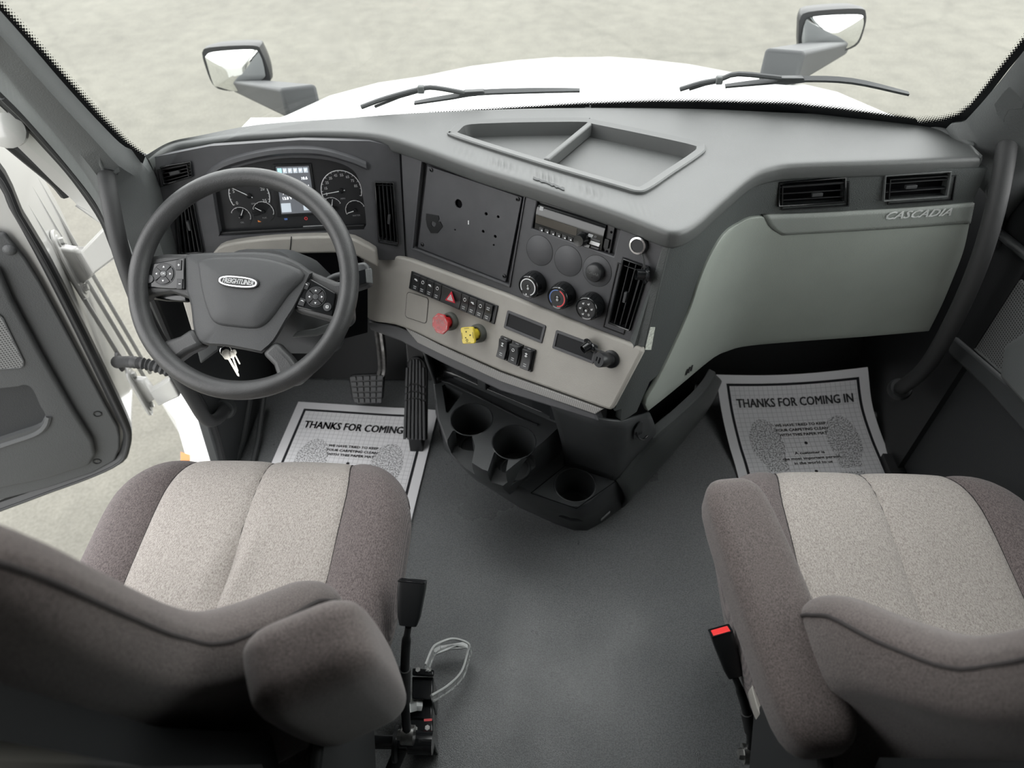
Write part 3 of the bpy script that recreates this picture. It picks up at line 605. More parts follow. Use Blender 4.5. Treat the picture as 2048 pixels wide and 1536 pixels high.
for i, L in enumerate(lip):
    tg = (lip[min(i+4, len(lip)-1)]-lip[max(i-4, 0)]).normalized(); nr = V((tg.y, -tg.x, 0))
    Fp = f_at(L.x); w_ = max((Fp-L).length, .002); k = min(1, w_/.03)
    def q(d, z): return V((L.x+nr.x*d, L.y+nr.y*d, z))
    sec = [q(-.02*k, .868), q(-.002, .8885), q(.002, .8895), q(.005, .892), q(.006, .896), q(.0062, .906), q(.006, .916), q(.005, .9205), q(.002, .9238), q(-.003*k, .925), q(-.008*k, .9254)]
    st = L + nr*-.010*k
    wr_ = math.exp(-((L.x+.04)/.17)**4) * (1 if -.27 < L.x < .17 else 0)
    for j, t in enumerate([.015*q_ for q_ in range(1, 8)]+[.105+.0245*q_ for q_ in range(1, 37)]+[1.0]):
        P = V((st.x, st.y, .9255)).lerp(V((Fp.x, Fp.y, .930)), t); d = t*w_
        if wr_ > 0 and w_ > .1: P.z += .0022*wr_*math.sin(2*math.pi*i/8.1 + .9*math.sin(i*.07))*(.6+.4*math.sin(i*.11))*math.exp(-((d-.022)/.016)**2)
        sec.append(P)
    sec += [V((Fp.x, Fp.y+.022*k, .905)), V((Fp.x, Fp.y+.01*k, .868))]
    secs.append(sec)
pad = mk('top_pad', loftp(secs), 'dash_top', dash, ang=50)
# storage tray on the pad
tro = cr2([(898, 262), (926, 243), (1000, 238), (1100, 236), (1172, 236), (1196, 241), (1300, 262), (1398, 284), (1412, 297), (1400, 311), (1345, 348), (1300, 378), (1275, 384), (1230, 372), (1080, 328), (910, 274), (898, 262)], 4)[:-1]
TO = [oz(x, y, .931) for x, y in tro]; tc_ = sum(TO, V((0, 0, 0)))/len(TO)
def inset(poly, d):
    n = len(poly); out = []
    for i in range(n):
        a, b, c = poly[i-1], poly[i], poly[(i+1) % n]; t = (c-a).normalized(); nn = V((-t.y, t.x, 0))
        if nn.dot(tc_-b) < 0: nn = -nn
        out.append(b+nn*d)
    for _ in range(30):
        for i in range(n):
            j = (i+1) % n
            if (out[j]-out[i-1]).dot(poly[j]-poly[i-1]) <= 1e-9: out[i] = (out[i-1]+out[j])/2
    return out
TI = inset(TO, .019); TF = [p+V((0, 0, -.030)) for p in inset(TO, .026)]
def inside(p, poly):
    c_ = False; n = len(poly)
    for i in range(n):
        a, b = poly[i], poly[(i+1) % n]
        if (a.y > p.y) != (b.y > p.y) and p.x < (b.x-a.x)*(p.y-a.y)/(b.y-a.y)+a.x: c_ = not c_
    return c_
hole = inset(TO, .013); bm = bmesh.new(); bm.from_mesh(pad.data); og = ORG[pad.name]
dead = [fc for fc in bm.faces if fc.calc_center_median().z+og.z > .915 and any(inside(v.co+og, hole) for v in fc.verts) and len(fc.verts) == 4]
bmesh.ops.delete(bm, geom=dead, context='FACES'); bm.to_mesh(pad.data); bm.free()
tr = mk('storage_tray', loftp([[p+V((0, 0, -.012)) for p in TO], TO, [p+V((0, 0, .002)) for p in inset(TO, .003)], TI, TF, ], cap=False), 'dash_top', dash)
tfl = [p+V((0, 0, -.0285)) for p in inset(TO, .008)]; mk('tray_floor', loftp([tfl, scl(tfl, .6), scl(tfl, .0005)], cap=False), 'dash_top', tr)
da, db = oz(1186, 240, .931), oz(1082, 326, .931); du = (db-da).normalized(); dn_ = V((du.y, -du.x, 0))*.007
da2, db2 = da+du*.012, db-du*.02
mk('tray_divider', ext([da2+dn_, da2-dn_, db2-dn_, db2+dn_], (0, 0, -.028)), 'dash_top', tr, bevel=.004, seg=3)
# torn patch on the pad edge
tn = [oz(1066+4.2*i, 355+1.5*i+random.uniform(-2, 1), .9262) for i in range(16)] + [oz(1066+4.2*i, 357+1.5*i+random.uniform(0, 2.5), .926) for i in range(15, -1, -1)]
mk('torn_edge', ext(tn, (0, 0, .0012)), 'pillar_dark', dash, smooth=False)
mk('dash_end_cap', ext([V((-.888, y, z)) for y, z in ((1.20, .45), (1.42, .45), (1.40, .84), (1.31, .87), (1.27, .87))], (.012, 0, 0)), 'fascia', dash, bevel=.004)
# ---------------- instrument-side fascia with an opening for the cluster
ip = [(297, 316), (420, 292), (600, 280), (740, 282), (800, 296), (803, 310), (815, 520), (760, 520), (690, 500), (440, 508), (425, 530), (352, 540), (330, 470)]
ins = mk('instrument_fascia', ext([IF.hit(x, y) for x, y in ip], IF.n*-.03), 'fascia', dash)
op = cr2([(424, 378), (446, 352), (480, 333), (560, 317), (640, 318), (697, 334), (720, 366), (732, 440), (728, 458), (712, 461), (560, 467), (448, 472), (438, 462), (424, 378)], 4)[:-1]
IVQ = ([(749, 363), (788, 364), (798, 488), (757, 480)], [(352, 400), (386, 394), (408, 505), (362, 508)], [(320, 333), (382, 322), (387, 353), (327, 371)])
def scl2(q_, k):
    cx_ = sum(p[0] for p in q_)/4; cy_ = sum(p[1] for p in q_)/4; return [(cx_+(x-cx_)*k, cy_+(y-cy_)*k) for x, y in q_]
cut(ins, [ext([IF.hit(x, y)+IF.n*.01 for x, y in op], IF.n*-.08)] + [ext([IF.hit(x, y)+IF.n*.01 for x, y in scl2(q_, .97)], IF.n*-.08) for q_ in IVQ])
mb = ins.modifiers.new('bevel', 'BEVEL'); mb.width = .003; mb.segments = 2; mb.limit_method = 'ANGLE'
# hood over the cluster
hd0 = [IF.hit(x, y) for x, y in cr2([(392, 396), (430, 350), (480, 327), (560, 311), (640, 311), (700, 326), (735, 340)], 4)]
mk('cluster_brow', loftp([[p+IF.n*.004, p+IF.n*.012+IF.ey*.006, p+IF.n*.010+IF.ey*.014, p-IF.n*.002+IF.ey*.02, p-IF.n*.006] for p in hd0]), 'fascia', dash)
mk('fascia_edge', ext([IF.hit(x, y, .002) for x, y in ((297, 316), (306, 320), (360, 545), (350, 545))], IF.n*-.05), 'black', dash)
# ---------------- centre stack fascia
sp_ = [(797, 288), (900, 318), (1060, 368), (1200, 414), (1300, 452), (1338, 470), (1344, 476), (1266, 722), (815, 528)]
stk = mk('stack_fascia', ext([SF.hit(x, y) for x, y in sp_], SF.n*-.05), 'fascia', dash)
scr_o = [(845, 323), (1050, 387), (1019, 571), (827, 496)]; rad_o = [(1075, 397), (1243, 448), (1227, 513), (1063, 457)]; ven_o = [(1247, 516), (1299, 534), (1260, 662), (1217, 646)]
cut(stk, [ext([SF.hit(x, y)+SF.n*.02 for x, y in scr_o], SF.n*-.034), ext([SF.hit(x, y)+SF.n*.02 for x, y in rad_o], SF.n*-.036), ext([SF.hit(x, y)+SF.n*.02 for x, y in ven_o], SF.n*-.055)])
mb = stk.modifiers.new('bevel', 'BEVEL'); mb.width = .003; mb.segments = 2; mb.limit_method = 'ANGLE'
mk('stack_gap', ext([SF.hit(x, y, .0) for x, y in ((799, 296), (802, 297), (812, 512), (808, 512))], SF.n*.0012), 'void', dash, smooth=False)
mk('stack_edge_trim', ext([SF.hit(x, y, -.002) for x, y in ((1333, 471), (1346, 475), (1292, 692), (1270, 690))], SF.n*.007), 'fascia_grain', dash, bevel=.002)
mk('recess_rim', ringp([SF.hit(x, y) for x, y in ((842, 320), (1053, 385), (1021, 575), (824, 498))], [SF.hit(x, y) for x, y in scr_o], SF.n*.003), 'fascia', dash, bevel=.001)
for x, y in ((1079, 501), (1136, 522), (1194, 542)):
    f = SF.at(*SF.L(x, y)); mk('round_blank', lathe(f.O, f.n, [(.0315, -.001), (.0315, .0004), (.031, .0007), (0, .0007)], 40), 'fascia', dash)
    mk('blank_groove', torus(f.O+f.n*.0002, f.n, .0318, .0005, 40, 6), 'black', dash)
f = SF.at(*SF.L(1193, 543), .0015); kb = mk('push_button', lathe(f.O, f.n, [(.019, 0), (.019, .004), (.0185, .010), (.0165, .013), (.010, .0145), (0, .015)], 32), 'switch', dash)
text('lettering', 'SONAR', lambda a, b: f.P(a, b+.001, .0152), 'pillar', kb, size=.0085)
mk('button_mark', ext([f.P(a, b, .0150) for a, b in ((-.0025, -.009), (.0025, -.009), (.0, -.0065))], f.n*.0004), 'black', kb, smooth=False)
# ---------------- vents
def vent(fr, quad, n, vert, tab, depth=.03, rim=.004, prox=.0, rimmat='gloss_black', open_=None, r_out=.004):
    def q(s, t, c=0):
        x = (quad[0][0]*(1-s)+quad[1][0]*s)*(1-t)+(quad[3][0]*(1-s)+quad[2][0]*s)*t; y = (quad[0][1]*(1-s)+quad[1][1]*s)*(1-t)+(quad[3][1]*(1-s)+quad[2][1]*s)*t
        return fr.hit(x, y, c)
    W = (q(1, .5)-q(0, .5)).length; H = (q(.5, 1)-q(.5, 0)).length; ms, mt = rim/W, rim/H
    O = [q(0, 0, prox), q(1, 0, prox), q(1, 1, prox), q(0, 1, prox)]; I = [q(ms, mt, prox), q(1-ms, mt, prox), q(1-ms, 1-mt, prox), q(ms, 1-mt, prox)]
    v = mk('air_vent', ringp([p-fr.n*.004 for p in O], [p-fr.n*.004 for p in I], fr.n*.008), rimmat, dash, bevel=.0018, seg=2)
    mk('vent_back', ext([q(ms, mt, prox-depth), q(1-ms, mt, prox-depth), q(1-ms, 1-mt, prox-depth), q(ms, 1-mt, prox-depth)], fr.n*-.002), 'void', v, smooth=False)
    mk('vent_duct', ringp([q(ms*.4, mt*.4, prox-depth), q(1-ms*.4, mt*.4, prox-depth), q(1-ms*.4, 1-mt*.4, prox-depth), q(ms*.4, 1-mt*.4, prox-depth)], [q(ms, mt, prox-depth), q(1-ms, mt, prox-depth), q(1-ms, 1-mt, prox-depth), q(ms, 1-mt, prox-depth)], fr.n*depth), 'black', v, smooth=False)
    for i in range(n):
        s = (i+1)/(n+1); th = .0011
        if vert: a, b = q(s, mt, prox-.003), q(s, 1-mt, prox-.003); dv = (q(1, .5)-q(0, .5)).normalized()*th
        else: a, b = q(ms, s, prox-.003), q(1-ms, s, prox-.003); dv = (q(.5, 1)-q(.5, 0)).normalized()*th
        if open_ is not None: tilt = dv/th*open_
        else: tilt = dv/th*.004
        mk('slat', ext([a-dv, a+dv, a+dv+tilt-fr.n*.014, a-dv+tilt-fr.n*.014], b-a), 'switch', v, bevel=.0004, seg=1)
    if tab:
        s, t = tab; c = q(s, t, prox); f = Fr(c, q(1, .5)-q(0, .5), fr.n.cross(q(1, .5)-q(0, .5)), fr.n)
        w2, h2 = (.006, .022) if vert else (.022, .007)
        mk('thumb_tab', frr(f, w2, h2, .001, -.006, .003), 'switch_lite', v, bevel=.001)
    return v
vent(SF, ven_o, 3, True, (.42, .55), depth=.028, rim=.003, prox=.002)
vent(IF, IVQ[0], 4, True, (.6, .62), depth=.025, rim=.003, prox=.003)
vent(IF, IVQ[1], 4, True, (.5, .5), depth=.025, rim=.003, prox=.003)
vent(IF, IVQ[2], 4, False, (.42, .5), depth=.025, rim=.003, prox=.003)
# ---------------- beige panels
bp1 = cr2([(727, 492), (765, 504), (820, 518)], 3) + [(1010, 587), (1180, 656)] + cr2([(1262, 687), (1281, 695), (1284, 706)], 3) + cr2([(1228, 812), (1220, 820), (1205, 816)], 3) + [(1000, 742), (880, 689)] + cr2([(835, 667), (790, 650), (738, 640), (722, 610)], 3)
bg_ = mk('lower_trim_panel', ext([BF.hit(x, y) for x, y in bp1], BF.n*-.02), 'beige', dash, bevel=.006, seg=3)
bp2 = cr2([(424, 508), (447, 490), (520, 479), (600, 474), (690, 474), (728, 488), (752, 502)], 3) + [(756, 535), (700, 506), (560, 508), (440, 516)]
mk('cluster_trim_panel', ext([IF.hit(x, y, .032) for x, y in bp2], IF.n*-.034), 'beige', dash, bevel=.005, seg=3)
mk('trim_gap', ext([IF.hit(x, y, .0325) for x, y in ((582, 473), (584, 473), (581, 507), (579, 507))], IF.n*.0005), 'black', dash, smooth=False)
# lower left knee panel, mostly behind the wheel
mk('knee_panel', ext([IF.hit(x, y, .03) for x, y in ((352, 540), (430, 520), (440, 700), (400, 730))], IF.n*-.03), 'pillar_dark', dash, bevel=.006)
mk('knee_trim', ext([IF.hit(x, y, .034) for x, y in ((358, 580), (382, 578), (395, 655), (385, 668))], IF.n*-.03), 'beige', dash, bevel=.003)
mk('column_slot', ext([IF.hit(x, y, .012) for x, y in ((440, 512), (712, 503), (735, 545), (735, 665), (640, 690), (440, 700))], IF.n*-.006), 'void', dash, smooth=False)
hs = [(810, 656), (835, 668), (880, 691), (1000, 745), (1205, 819), (1190, 829), (1000, 763), (880, 708), (835, 686)]
mk('hatched_strip', ext([BF.hit(x, y, .001) for x, y in hs], BF.n*-.02), 'trim_hatch', dash, bevel=.002)
ll = [(735, 642), (790, 652), (840, 672), (880, 702), (1000, 760), (1190, 828), (1196, 843), (1000, 782), (880, 724), (800, 682), (740, 660)]
mk('lower_lip', ext([BF.hit(x, y, -.004) for x, y in ll], BF.n*-.03), 'fascia', dash, bevel=.004, seg=3)
sq = [(818, 584), (858, 598), (852, 646), (808, 633)]
def qf(fr, quad, c=0):
    P = [fr.hit(x, y, c) for x, y in quad]; o = sum(P, V((0, 0, 0)))/4; ex = ((P[1]-P[0])+(P[2]-P[3])).normalized(); ey = fr.n.cross(ex)
    w_ = ((P[1]-P[0]).length+(P[2]-P[3]).length)/2; h_ = ((P[3]-P[0]).length+(P[2]-P[1]).length)/2; return Fr(o, ex, ey, fr.n), w_, h_
f, w_, h_ = qf(BF, sq); mk('fuse_cover', frr(f, w_, h_, .008, -.001, .0012), 'beige', dash, bevel=.0006)
mk('cover_groove', frame_rr(f, w_+.0025, h_+.0025, .0013, .009, -.0005, .0006), 'black', dash, smooth=False)
# ---------------- switch bank
bq = [(824, 542), (998, 611), (989, 649), (819, 576)]
f, w_, h_ = qf(BF, bq); sbk = mk('switch_bank', frr(f, w_, h_, .002, -.002, .003), 'black', dash, bevel=.001)
edges = [.045, .132, .215, .302, .392, .622, .708, .795, .882, .965]
for i in range(9):
    a0, a1 = -w_/2+w_*edges[i]+.0006, -w_/2+w_*edges[i+1]-.0006
    hb = h_/2-.0025
    pr_ = [(-hb, .004), (-hb, .0085), (-.001, .0065), (.001, .0075), (hb, .0105), (hb, .004)]
    mk('switch', loftp([[f.P(a0, b, c) for b, c in pr_], [f.P(a1, b, c) for b, c in pr_]]), 'switch', sbk, bevel=.0006)
    if i != 4:
        am = (a0+a1)/2
        for k_, (bb, ww) in enumerate(((-hb*.45, .0085), (-hb*.68, .0075))): mk('marking', fbox(f, am-ww/2, am+ww/2, bb-.0009, bb+.0009, .0084, .0092), 'grey_ink', sbk, smooth=False)
        if i < 8:
            z = .0094
            if i % 2: mk('icon', torus(f.P(am, hb*.42, z), f.n, .0035, .0006, 16, 4), 'white_ink', sbk)
            else: mk('icon', join(fbox(f, am-.004, am+.003, hb*.42-.001, hb*.42+.0015, z-.001, z+.0004), fbox(f, am, am+.005, hb*.42-.0025, hb*.42-.0012, z-.001, z+.0004)), 'white_ink', sbk, smooth=False)
        else:
            for bb in (hb*.6, hb*.38): mk('marking', fbox(f, am-.004, am+.004, bb-.0008, bb+.0008, .009, .0102), 'grey_ink', sbk, smooth=False)
hz = [(904, 582), (914, 606), (890, 600)]; tri = [BF.hit(x, y, .011) for x, y in ((904, 582), (912, 607), (891, 600))]
mk('hazard_button', ext(tri, BF.n*.003), 'hazard_red', sbk, bevel=.0015, seg=3)
c_ = sum(tri, V((0, 0, 0)))/3+BF.n*.0032
mk('hazard_mark', ringp([c_+(p-(c_-BF.n*.0032))*.55 for p in tri], [c_+(p-(c_-BF.n*.0032))*.38 for p in tri], BF.n*.0004), 'white_ink', sbk, smooth=False)
mk('hazard_mark', ringp([c_+(p-(c_-BF.n*.0032))*.26 for p in tri], [c_+(p-(c_-BF.n*.0032))*.12 for p in tri], BF.n*.0004), 'white_ink', sbk, smooth=False)
# ---------------- small displays and rocker switches
for i, q_ in enumerate(([(1016, 620), (1092, 651), (1085, 687), (1008, 655)], [(1114, 659), (1196, 691), (1188, 727), (1104, 696)])):
    f, w_, h_ = qf(BF, q_); dw = mk('display_window', frame_rr(f, w_, h_, .006, .003, -.002, .003), 'fascia', dash, bevel=.001)
    mk('pane', fbox(f, -w_/2+.005, w_/2-.005, -h_/2+.005, h_/2-.005, -.001, .0006), 'screen_black', dw, smooth=False)
for i, q_ in enumerate(([(1004, 671), (1026, 680), (1015, 721), (995, 712)], [(1027, 681), (1049, 690), (1038, 732), (1017, 722)], [(1050, 691), (1073, 700), (1064, 743), (1042, 735)])):
    f, w_, h_ = qf(BF, q_); rk = mk('rocker_switch', frr(f, w_, h_, .001, -.002, .006), 'black', dash, bevel=.001)
    up = i == 1
    hb = h_/2-.003; wb = w_/2-.003
    pr_ = [(-hb, .004), (-hb, .013 if not up else .009), (0, .011), (hb, .016 if not up else .021), (hb, .004)]
    mk('paddle', loftp([[f.P(-wb, b, c) for b, c in pr_], [f.P(wb, b, c) for b, c in pr_]]), 'switch' if not up else 'switch_lite', rk, bevel=.0012, seg=2)
    z = .0145 if not up else .0175
    mk('icon', join(fbox(f, -.0006, .0006, hb*.30, hb*.72, z-.002, z+.0008), fbox(f, -.003, .003, hb*.36, hb*.42, z-.002, z+.0008), fbox(f, -.003, .003, hb*.6, hb*.66, z-.002, z+.0008)) if i != 1 else torus(f.P(0, hb*.5, z+.0006), f.n, .003, .0006, 16, 4), 'white_ink', rk, smooth=False)
    for bb in (-.45, -.65): mk('marking', fbox(f, -.0035, .0035, hb*bb-.0008, hb*bb+.0008, .0100, .0130 if not up else .0112), 'grey_ink', rk, smooth=False)
    mk('marking', fbox(f, -.004, .004, hb+.0008, hb+.0020, .005, .0064), 'grey_ink', rk, smooth=False)
# ---------------- climate knobs
def arc(f, r0, r1, a0, a1, c, n=28, th=.0004):
    o = [f.P(r1*math.cos(R(a0+(a1-a0)*i/n)), r1*math.sin(R(a0+(a1-a0)*i/n)), c) for i in range(n+1)]; i_ = [f.P(r0*math.cos(R(a0+(a1-a0)*i/n)), r0*math.sin(R(a0+(a1-a0)*i/n)), c) for i in range(n+1)]
    return loftp([[a, b, b+f.n*th, a+f.n*th] for a, b in zip(o, i_)])
for i, (x, y) in enumerate(((1071, 566), (1129, 588), (1186, 609))):
    f = SF.at(*SF.L(x, y)); H = .030
    kn = mk('climate_knob', lathe(f.O, f.n, [(.0275, 0), (.0278, .004), (.0265, .012), (.0245, H-.004), (.0235, H-.001), (.022, H)] + [(.019, H-.0015), (0, H-.0015)], 40), 'gloss_black', dash, label=('black fan knob with a white ring', 'black temperature knob with a blue and red ring', 'black air flow knob with white symbols')[i])
    ribs = []
    for k in range(20):
        a = 2*math.pi*k/20; e = f.ex*math.cos(a)+f.ey*math.sin(a); s_ = f.n.cross(e)*.0016
        ribs.append(ext([f.O+e*.0262-s_+f.n*.008, f.O+e*.0262+s_+f.n*.008, f.O+e*.0242+s_+f.n*(H-.005), f.O+e*.0242-s_+f.n*(H-.005)], e*.0012))
    mk('grip_ribs', join(*ribs), 'gloss_black', kn, smooth=False)
    mk('dial_face', lathe(f.O+f.n*(H-.0018), f.n, [(.0195, 0), (.0195, .0008), (0, .0008)], 32), 'switch', kn)
    cz = H-.0008
    mk('centre_button', lathe(f.O+f.n*cz, f.n, [(.0070, 0), (.0065, .0010), (0, .0006)], 24), 'gloss_black', kn)
    mk('button_led', lathe(f.P(.0012, -.0032, cz+.0008), f.n, [(.0028, 0), (.002, .0008), (0, .001)], 16), 'grey_ink', kn)
    if i == 0:
        mk('marking', arc(f, .0165, .0185, -60, 222, cz), 'white_ink', kn); mk('marking', arc(f.at(0, .003, 0), .0012, .0020, 40, 320, cz+.001, 14), 'white_ink', kn)
        mk('marking', fbox(f, -.003, .000, -.0185, -.0155, cz, cz+.0004), 'white_ink', kn, smooth=False)
    elif i == 1:
        mk('marking', arc(f, .0165, .0182, 95, 230, cz), 'blue_ink', kn); mk('marking', arc(f, .0162, .0186, -80, 80, cz), 'red_ink', kn); mk('marking', torus(f.P(0, .003, cz+.001), f.n, .0016, .0004, 12, 4), 'white_ink', kn)
    else:
        for a in (20, 75, 130, 190, 250, 310):
            p = f.at(.013*math.cos(R(a)), .013*math.sin(R(a)), cz)
            mk('marking', join(fbox(p, -.0018, -.0006, -.0020, .0006, 0, .0005), fbox(p, -.0018, .0016, -.0022, -.0012, 0, .0005), fbox(p, .0008, .0020, -.0010, .0020, 0, .0005)) if a != 310 else torus(p.O, p.n, .0018, .0004, 12, 4), 'white_ink', kn, smooth=False)
    mk('pointer', ext([f.P(-.0012, .0232, H-.006), f.P(.0012, .0232, H-.006), f.P(.0012, .0225, H-.0005), f.P(-.0012, .0225, H-.0005)], f.ey*.0012), 'white_ink', kn, smooth=False)
# ---------------- curved wall from the stack corner round to the glove box
lw = [p for p in lip if p.x > .2]; 
base = [V((.195, 1.040, .9)), V((.215, 1.048, .9)), V((.256, 1.088, .9)), V((.302, 1.148, .9)), V((.345, 1.205, .9)), V((.385, 1.250, .9)), V((.43, 1.274, .9)), V((.50, 1.283, .9)), V((.7, 1.285, .9)), V((.86, 1.286, .9)), V((1.0, 1.287, .9))]
base = cr(base, 4)
def wsh(i, n, z):
    t = i/(n-1); k = min((.9-z)/.4, 1.1); a = max(0, 1-t*1.75)
    return V((-.075*a*k, (-.105*a - .05*(1-a))*k, z-.9))
def wsurf(zs): return grid([[p+wsh(i, len(base), z) for i, p in enumerate(base)] for z in zs])
wz = [.92, .85, .78, .7, .6, .5, .4, .3, .15, 0]
BWL = bvh(wsurf(wz)); cw0 = caster(BWL, 0); 
NW = max(i for i, p in enumerate(base) if p.x < .865)+1
def zlow(i): return .54 if i < 3 else (.505 if i < 7 else .57)
side = mk('side_panel', grid([[p+wsh(i, len(base), .905-t*(.905-zlow(i))) for i, p in enumerate(base[:NW])] for t in (0, .09, .18, .27, .4, .55, .7, .85, .95, 1)]), 'fascia_grain', dash, solid=.02)
pv = ([(1556, 363), (1692, 353), (1691, 406), (1555, 414)], [(1769, 350), (1903, 341), (1895, 394), (1765, 403)])
cut(side, [ext([GF.hit(x, y)+GF.n*.03 for x, y in scl2(q_, .95)], GF.n*-.08) for q_ in pv])
vent(GF, pv[0], 3, False, (.58, .62), depth=.026, rim=.004, prox=.001)
vent(GF, pv[1], 2, False, (.42, .52), depth=.026, rim=.003, prox=.001, rimmat='pillar', open_=.0)
# carbon look strip with the badge, glove box panel
cwt = caster(BWL, .007); cwg = caster(BWL, .006)
st_ = coons(resample(cr2([(1523, 428), (1640, 424), (1800, 415), (1946, 404)], 4), 30), resample(cr2([(1562, 468), (1650, 463), (1800, 454), (1938, 444)], 4), 30), resample([(1523, 428), (1536, 452), (1562, 468)], 6), resample([(1946, 404), (1942, 425), (1938, 444)], 6), cwt)
mk('carbon_strip', grid(st_), 'trim_carbon', dash, solid=.008)
gt = resample(cr2([(1488, 437), (1515, 431), (1640, 428), (1800, 420), (1945, 408)], 4), 40)
gb = resample(cr2([(1292, 820), (1345, 778), (1420, 716), (1450, 701), (1490, 690), (1600, 680), (1740, 670), (1856, 660)], 4), 40)
gl_ = resample(cr2([(1488, 437), (1448, 462), (1418, 508), (1395, 560), (1375, 620), (1340, 700), (1308, 765), (1287, 802), (1292, 820)], 4), 34)
gr_ = resample(cr2([(1945, 408), (1938, 440), (1925, 500), (1902, 560), (1880, 612), (1856, 660)], 4), 34)
gbx = mk('glove_box', grid(coons(gt, gb, gl_, gr_, cwg)), 'glove', dash, solid=.012, bevel=.003)
# badge on the strip
bfr, bw, bh = qf(GF, [(1764, 420), (1900, 412), (1898, 430), (1764, 439)])
def onb(a, b, c=.0):
    p = bfr.P(a, b, 0); d = (p-CAM).normalized(); loc, n, i_, dd = BWL.ray_cast(CAM, d); return (loc if loc else p) + GF.n*(.0095+c)
text('badge', 'CASCADIA', lambda a, b: onb(a, b), 'badge', dash, size=.0225, shear=.42, bold=.016, fit=.128)
# sticker on the edge of the stack, airbag lettering on the glove panel
mk('sticker', ext([cw0(x, y)+V((.002, -.003, 0)) for x, y in ((1294, 652), (1307, 652), (1299, 697), (1287, 697))], (.001, -.001, 0)), 'paper_tag', dash, smooth=False)
cg2 = caster(BWL, .0075)
mk('moulded_mark', join(*[ext([cg2(1365+5*i, 747-4*i), cg2(1368+5*i, 747-4*i), cg2(1371+5*i, 735-4*i), cg2(1369+5*i, 735-4*i)], (.0, -.001, 0)) for i in range(3)]), 'black', dash, smooth=False)
# ================================================================== things mounted on the dashboard
# blanking plate with drilled holes
mp_ = [(857, 331), (1046, 394), (1013, 563), (838, 494)]
P4 = [SF.hit(x, y, -.010) for x, y in mp_]
plate = mk('mounting_plate', ext(P4, SF.n*.004), 'fascia', None, bevel=.0015); tag(plate, 'dark flat blanking plate with drilled holes left of the radio', 'plate')
holes = [((925, 405), .0095), ((980, 425), .0035), ((1004, 431), .0030), ((974, 460), .0033), ((998, 470), .0033), ((995, 487), .002), ((918, 457), .002)]
plate.modifiers.clear(); cut(plate, [cyl(SF.hit(x, y, -.02), SF.n, r, .03, 20) for (x, y), r in holes])
mb = plate.modifiers.new('bevel', 'BEVEL'); mb.width = .0008; mb.segments = 1; mb.limit_method = 'ANGLE'
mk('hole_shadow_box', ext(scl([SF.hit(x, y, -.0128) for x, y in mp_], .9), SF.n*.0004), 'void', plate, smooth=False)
for x, y in ((863, 340), (1036, 398), (1009, 552), (845, 489)):
    o_ = SF.hit(x, y, -.006); mk('screw', lathe(o_, SF.n, [(.0045, 0), (.0042, .0022), (.002, .003), (.0018, .001), (0, .001)], 16), 'black', plate)
adh = [(853, 427), (877, 431), (879, 438), (874, 444), (881, 443), (886, 453), (875, 466), (862, 466), (855, 453), (852, 438)]
ai = [(865, 442), (870, 444), (873, 447), (872, 450), (871, 452), (868, 454), (865, 452), (863, 449), (863, 446), (864, 443)]
mk('adhesive_patch', ringp([SF.hit(x, y, -.0059) for x, y in adh], [SF.hit(x, y, -.0059) for x, y in ai], SF.n*.0012), 'black', plate, smooth=False)
mk('white_hole', ext([SF.hit(x, y, -.0058) for x, y in ((936, 441), (938, 441), (938, 449), (936, 449))], SF.n*.0003), 'white_ink', plate, smooth=False)  # hole that shows white, drawn as a flat white patch
# radio
rf_, rw, rh = qf(SF, rad_o, -.012)
rd = thing('car_radio', 'black single height car radio with round volume knob', 'radio', rf_.P(0, -rh/2, 0))
mk('radio_body', fbox(rf_, -rw/2+.002, rw/2-.009, -rh/2+.001, rh/2-.004, -.003, .003), 'switch', rd, bevel=.001)
def RQ(u, v, c=0): return rf_.P(-rw/2+rw*u, rh/2-rh*v, c)
fa = [(0, .10), (0, .35), (.004, .55), (.006, .75), (.005, .92)]
mk('faceplate', loftp([[RQ(.05, v, .003+b) for b, v in ((0, .10), (.004, .14), (.007, .30), (.0075, .5), (.006, .75), (.005, .90), (0, .92))], [RQ(.865, v, .003+b) for b, v in ((0, .10), (.004, .14), (.007, .30), (.0075, .5), (.006, .75), (.005, .90), (0, .92))]]), 'gloss_black', rd, ang=60)
mk('display', loftp([[RQ(.055, v, .0034+b) for b, v in ((.0076, .45), (.0066, .70), (.0064, .71))], [RQ(.56, v, .0034+b) for b, v in ((.0076, .45), (.0066, .70), (.0064, .71))]], cap=False, closed=False), 'radio_lcd', rd)
for i in range(6):
    mk('preset_button', ext([RQ(.11+.072*i, .80, .008), RQ(.165+.072*i, .80, .008), RQ(.165+.072*i, .92, .008), RQ(.11+.072*i, .92, .008)], rf_.n*.002), 'switch', rd, bevel=.0005)
    mk('button_mark', ext([RQ(.138+.072*i, .86, .0101), RQ(.155+.072*i, .86, .0101), RQ(.155+.072*i, .90, .0101), RQ(.138+.072*i, .90, .0101)], rf_.n*.0002), 'white_ink', rd, smooth=False)
mk('volume_knob', lathe(RQ(.640, .72, .008), rf_.n, [(.0145, 0), (.0145, .003), (.0125, .006), (.0118, .018), (.0108, .020), (0, .0195)], 32), 'gloss_black', rd)
for (u0, v0, u1, v1, mm) in ((.70, .50, .755, .60, 'grey_ink'), (.765, .50, .80, .58, 'switch_lite'), (.735, .69, .845, .80, 'white_ink'), (.735, .60, .845, .665, 'switch_lite'), (.68, .84, .735, .93, 'grey_ink'), (.755, .84, .845, .90, 'switch_lite')):
    mk('mode_button', ext([RQ(u0, v0, .0095), RQ(u1, v0, .0095), RQ(u1-.01, v1, .0095), RQ(u0-.01, v1, .0095)], rf_.n*.0015), mm, rd, bevel=.0003)
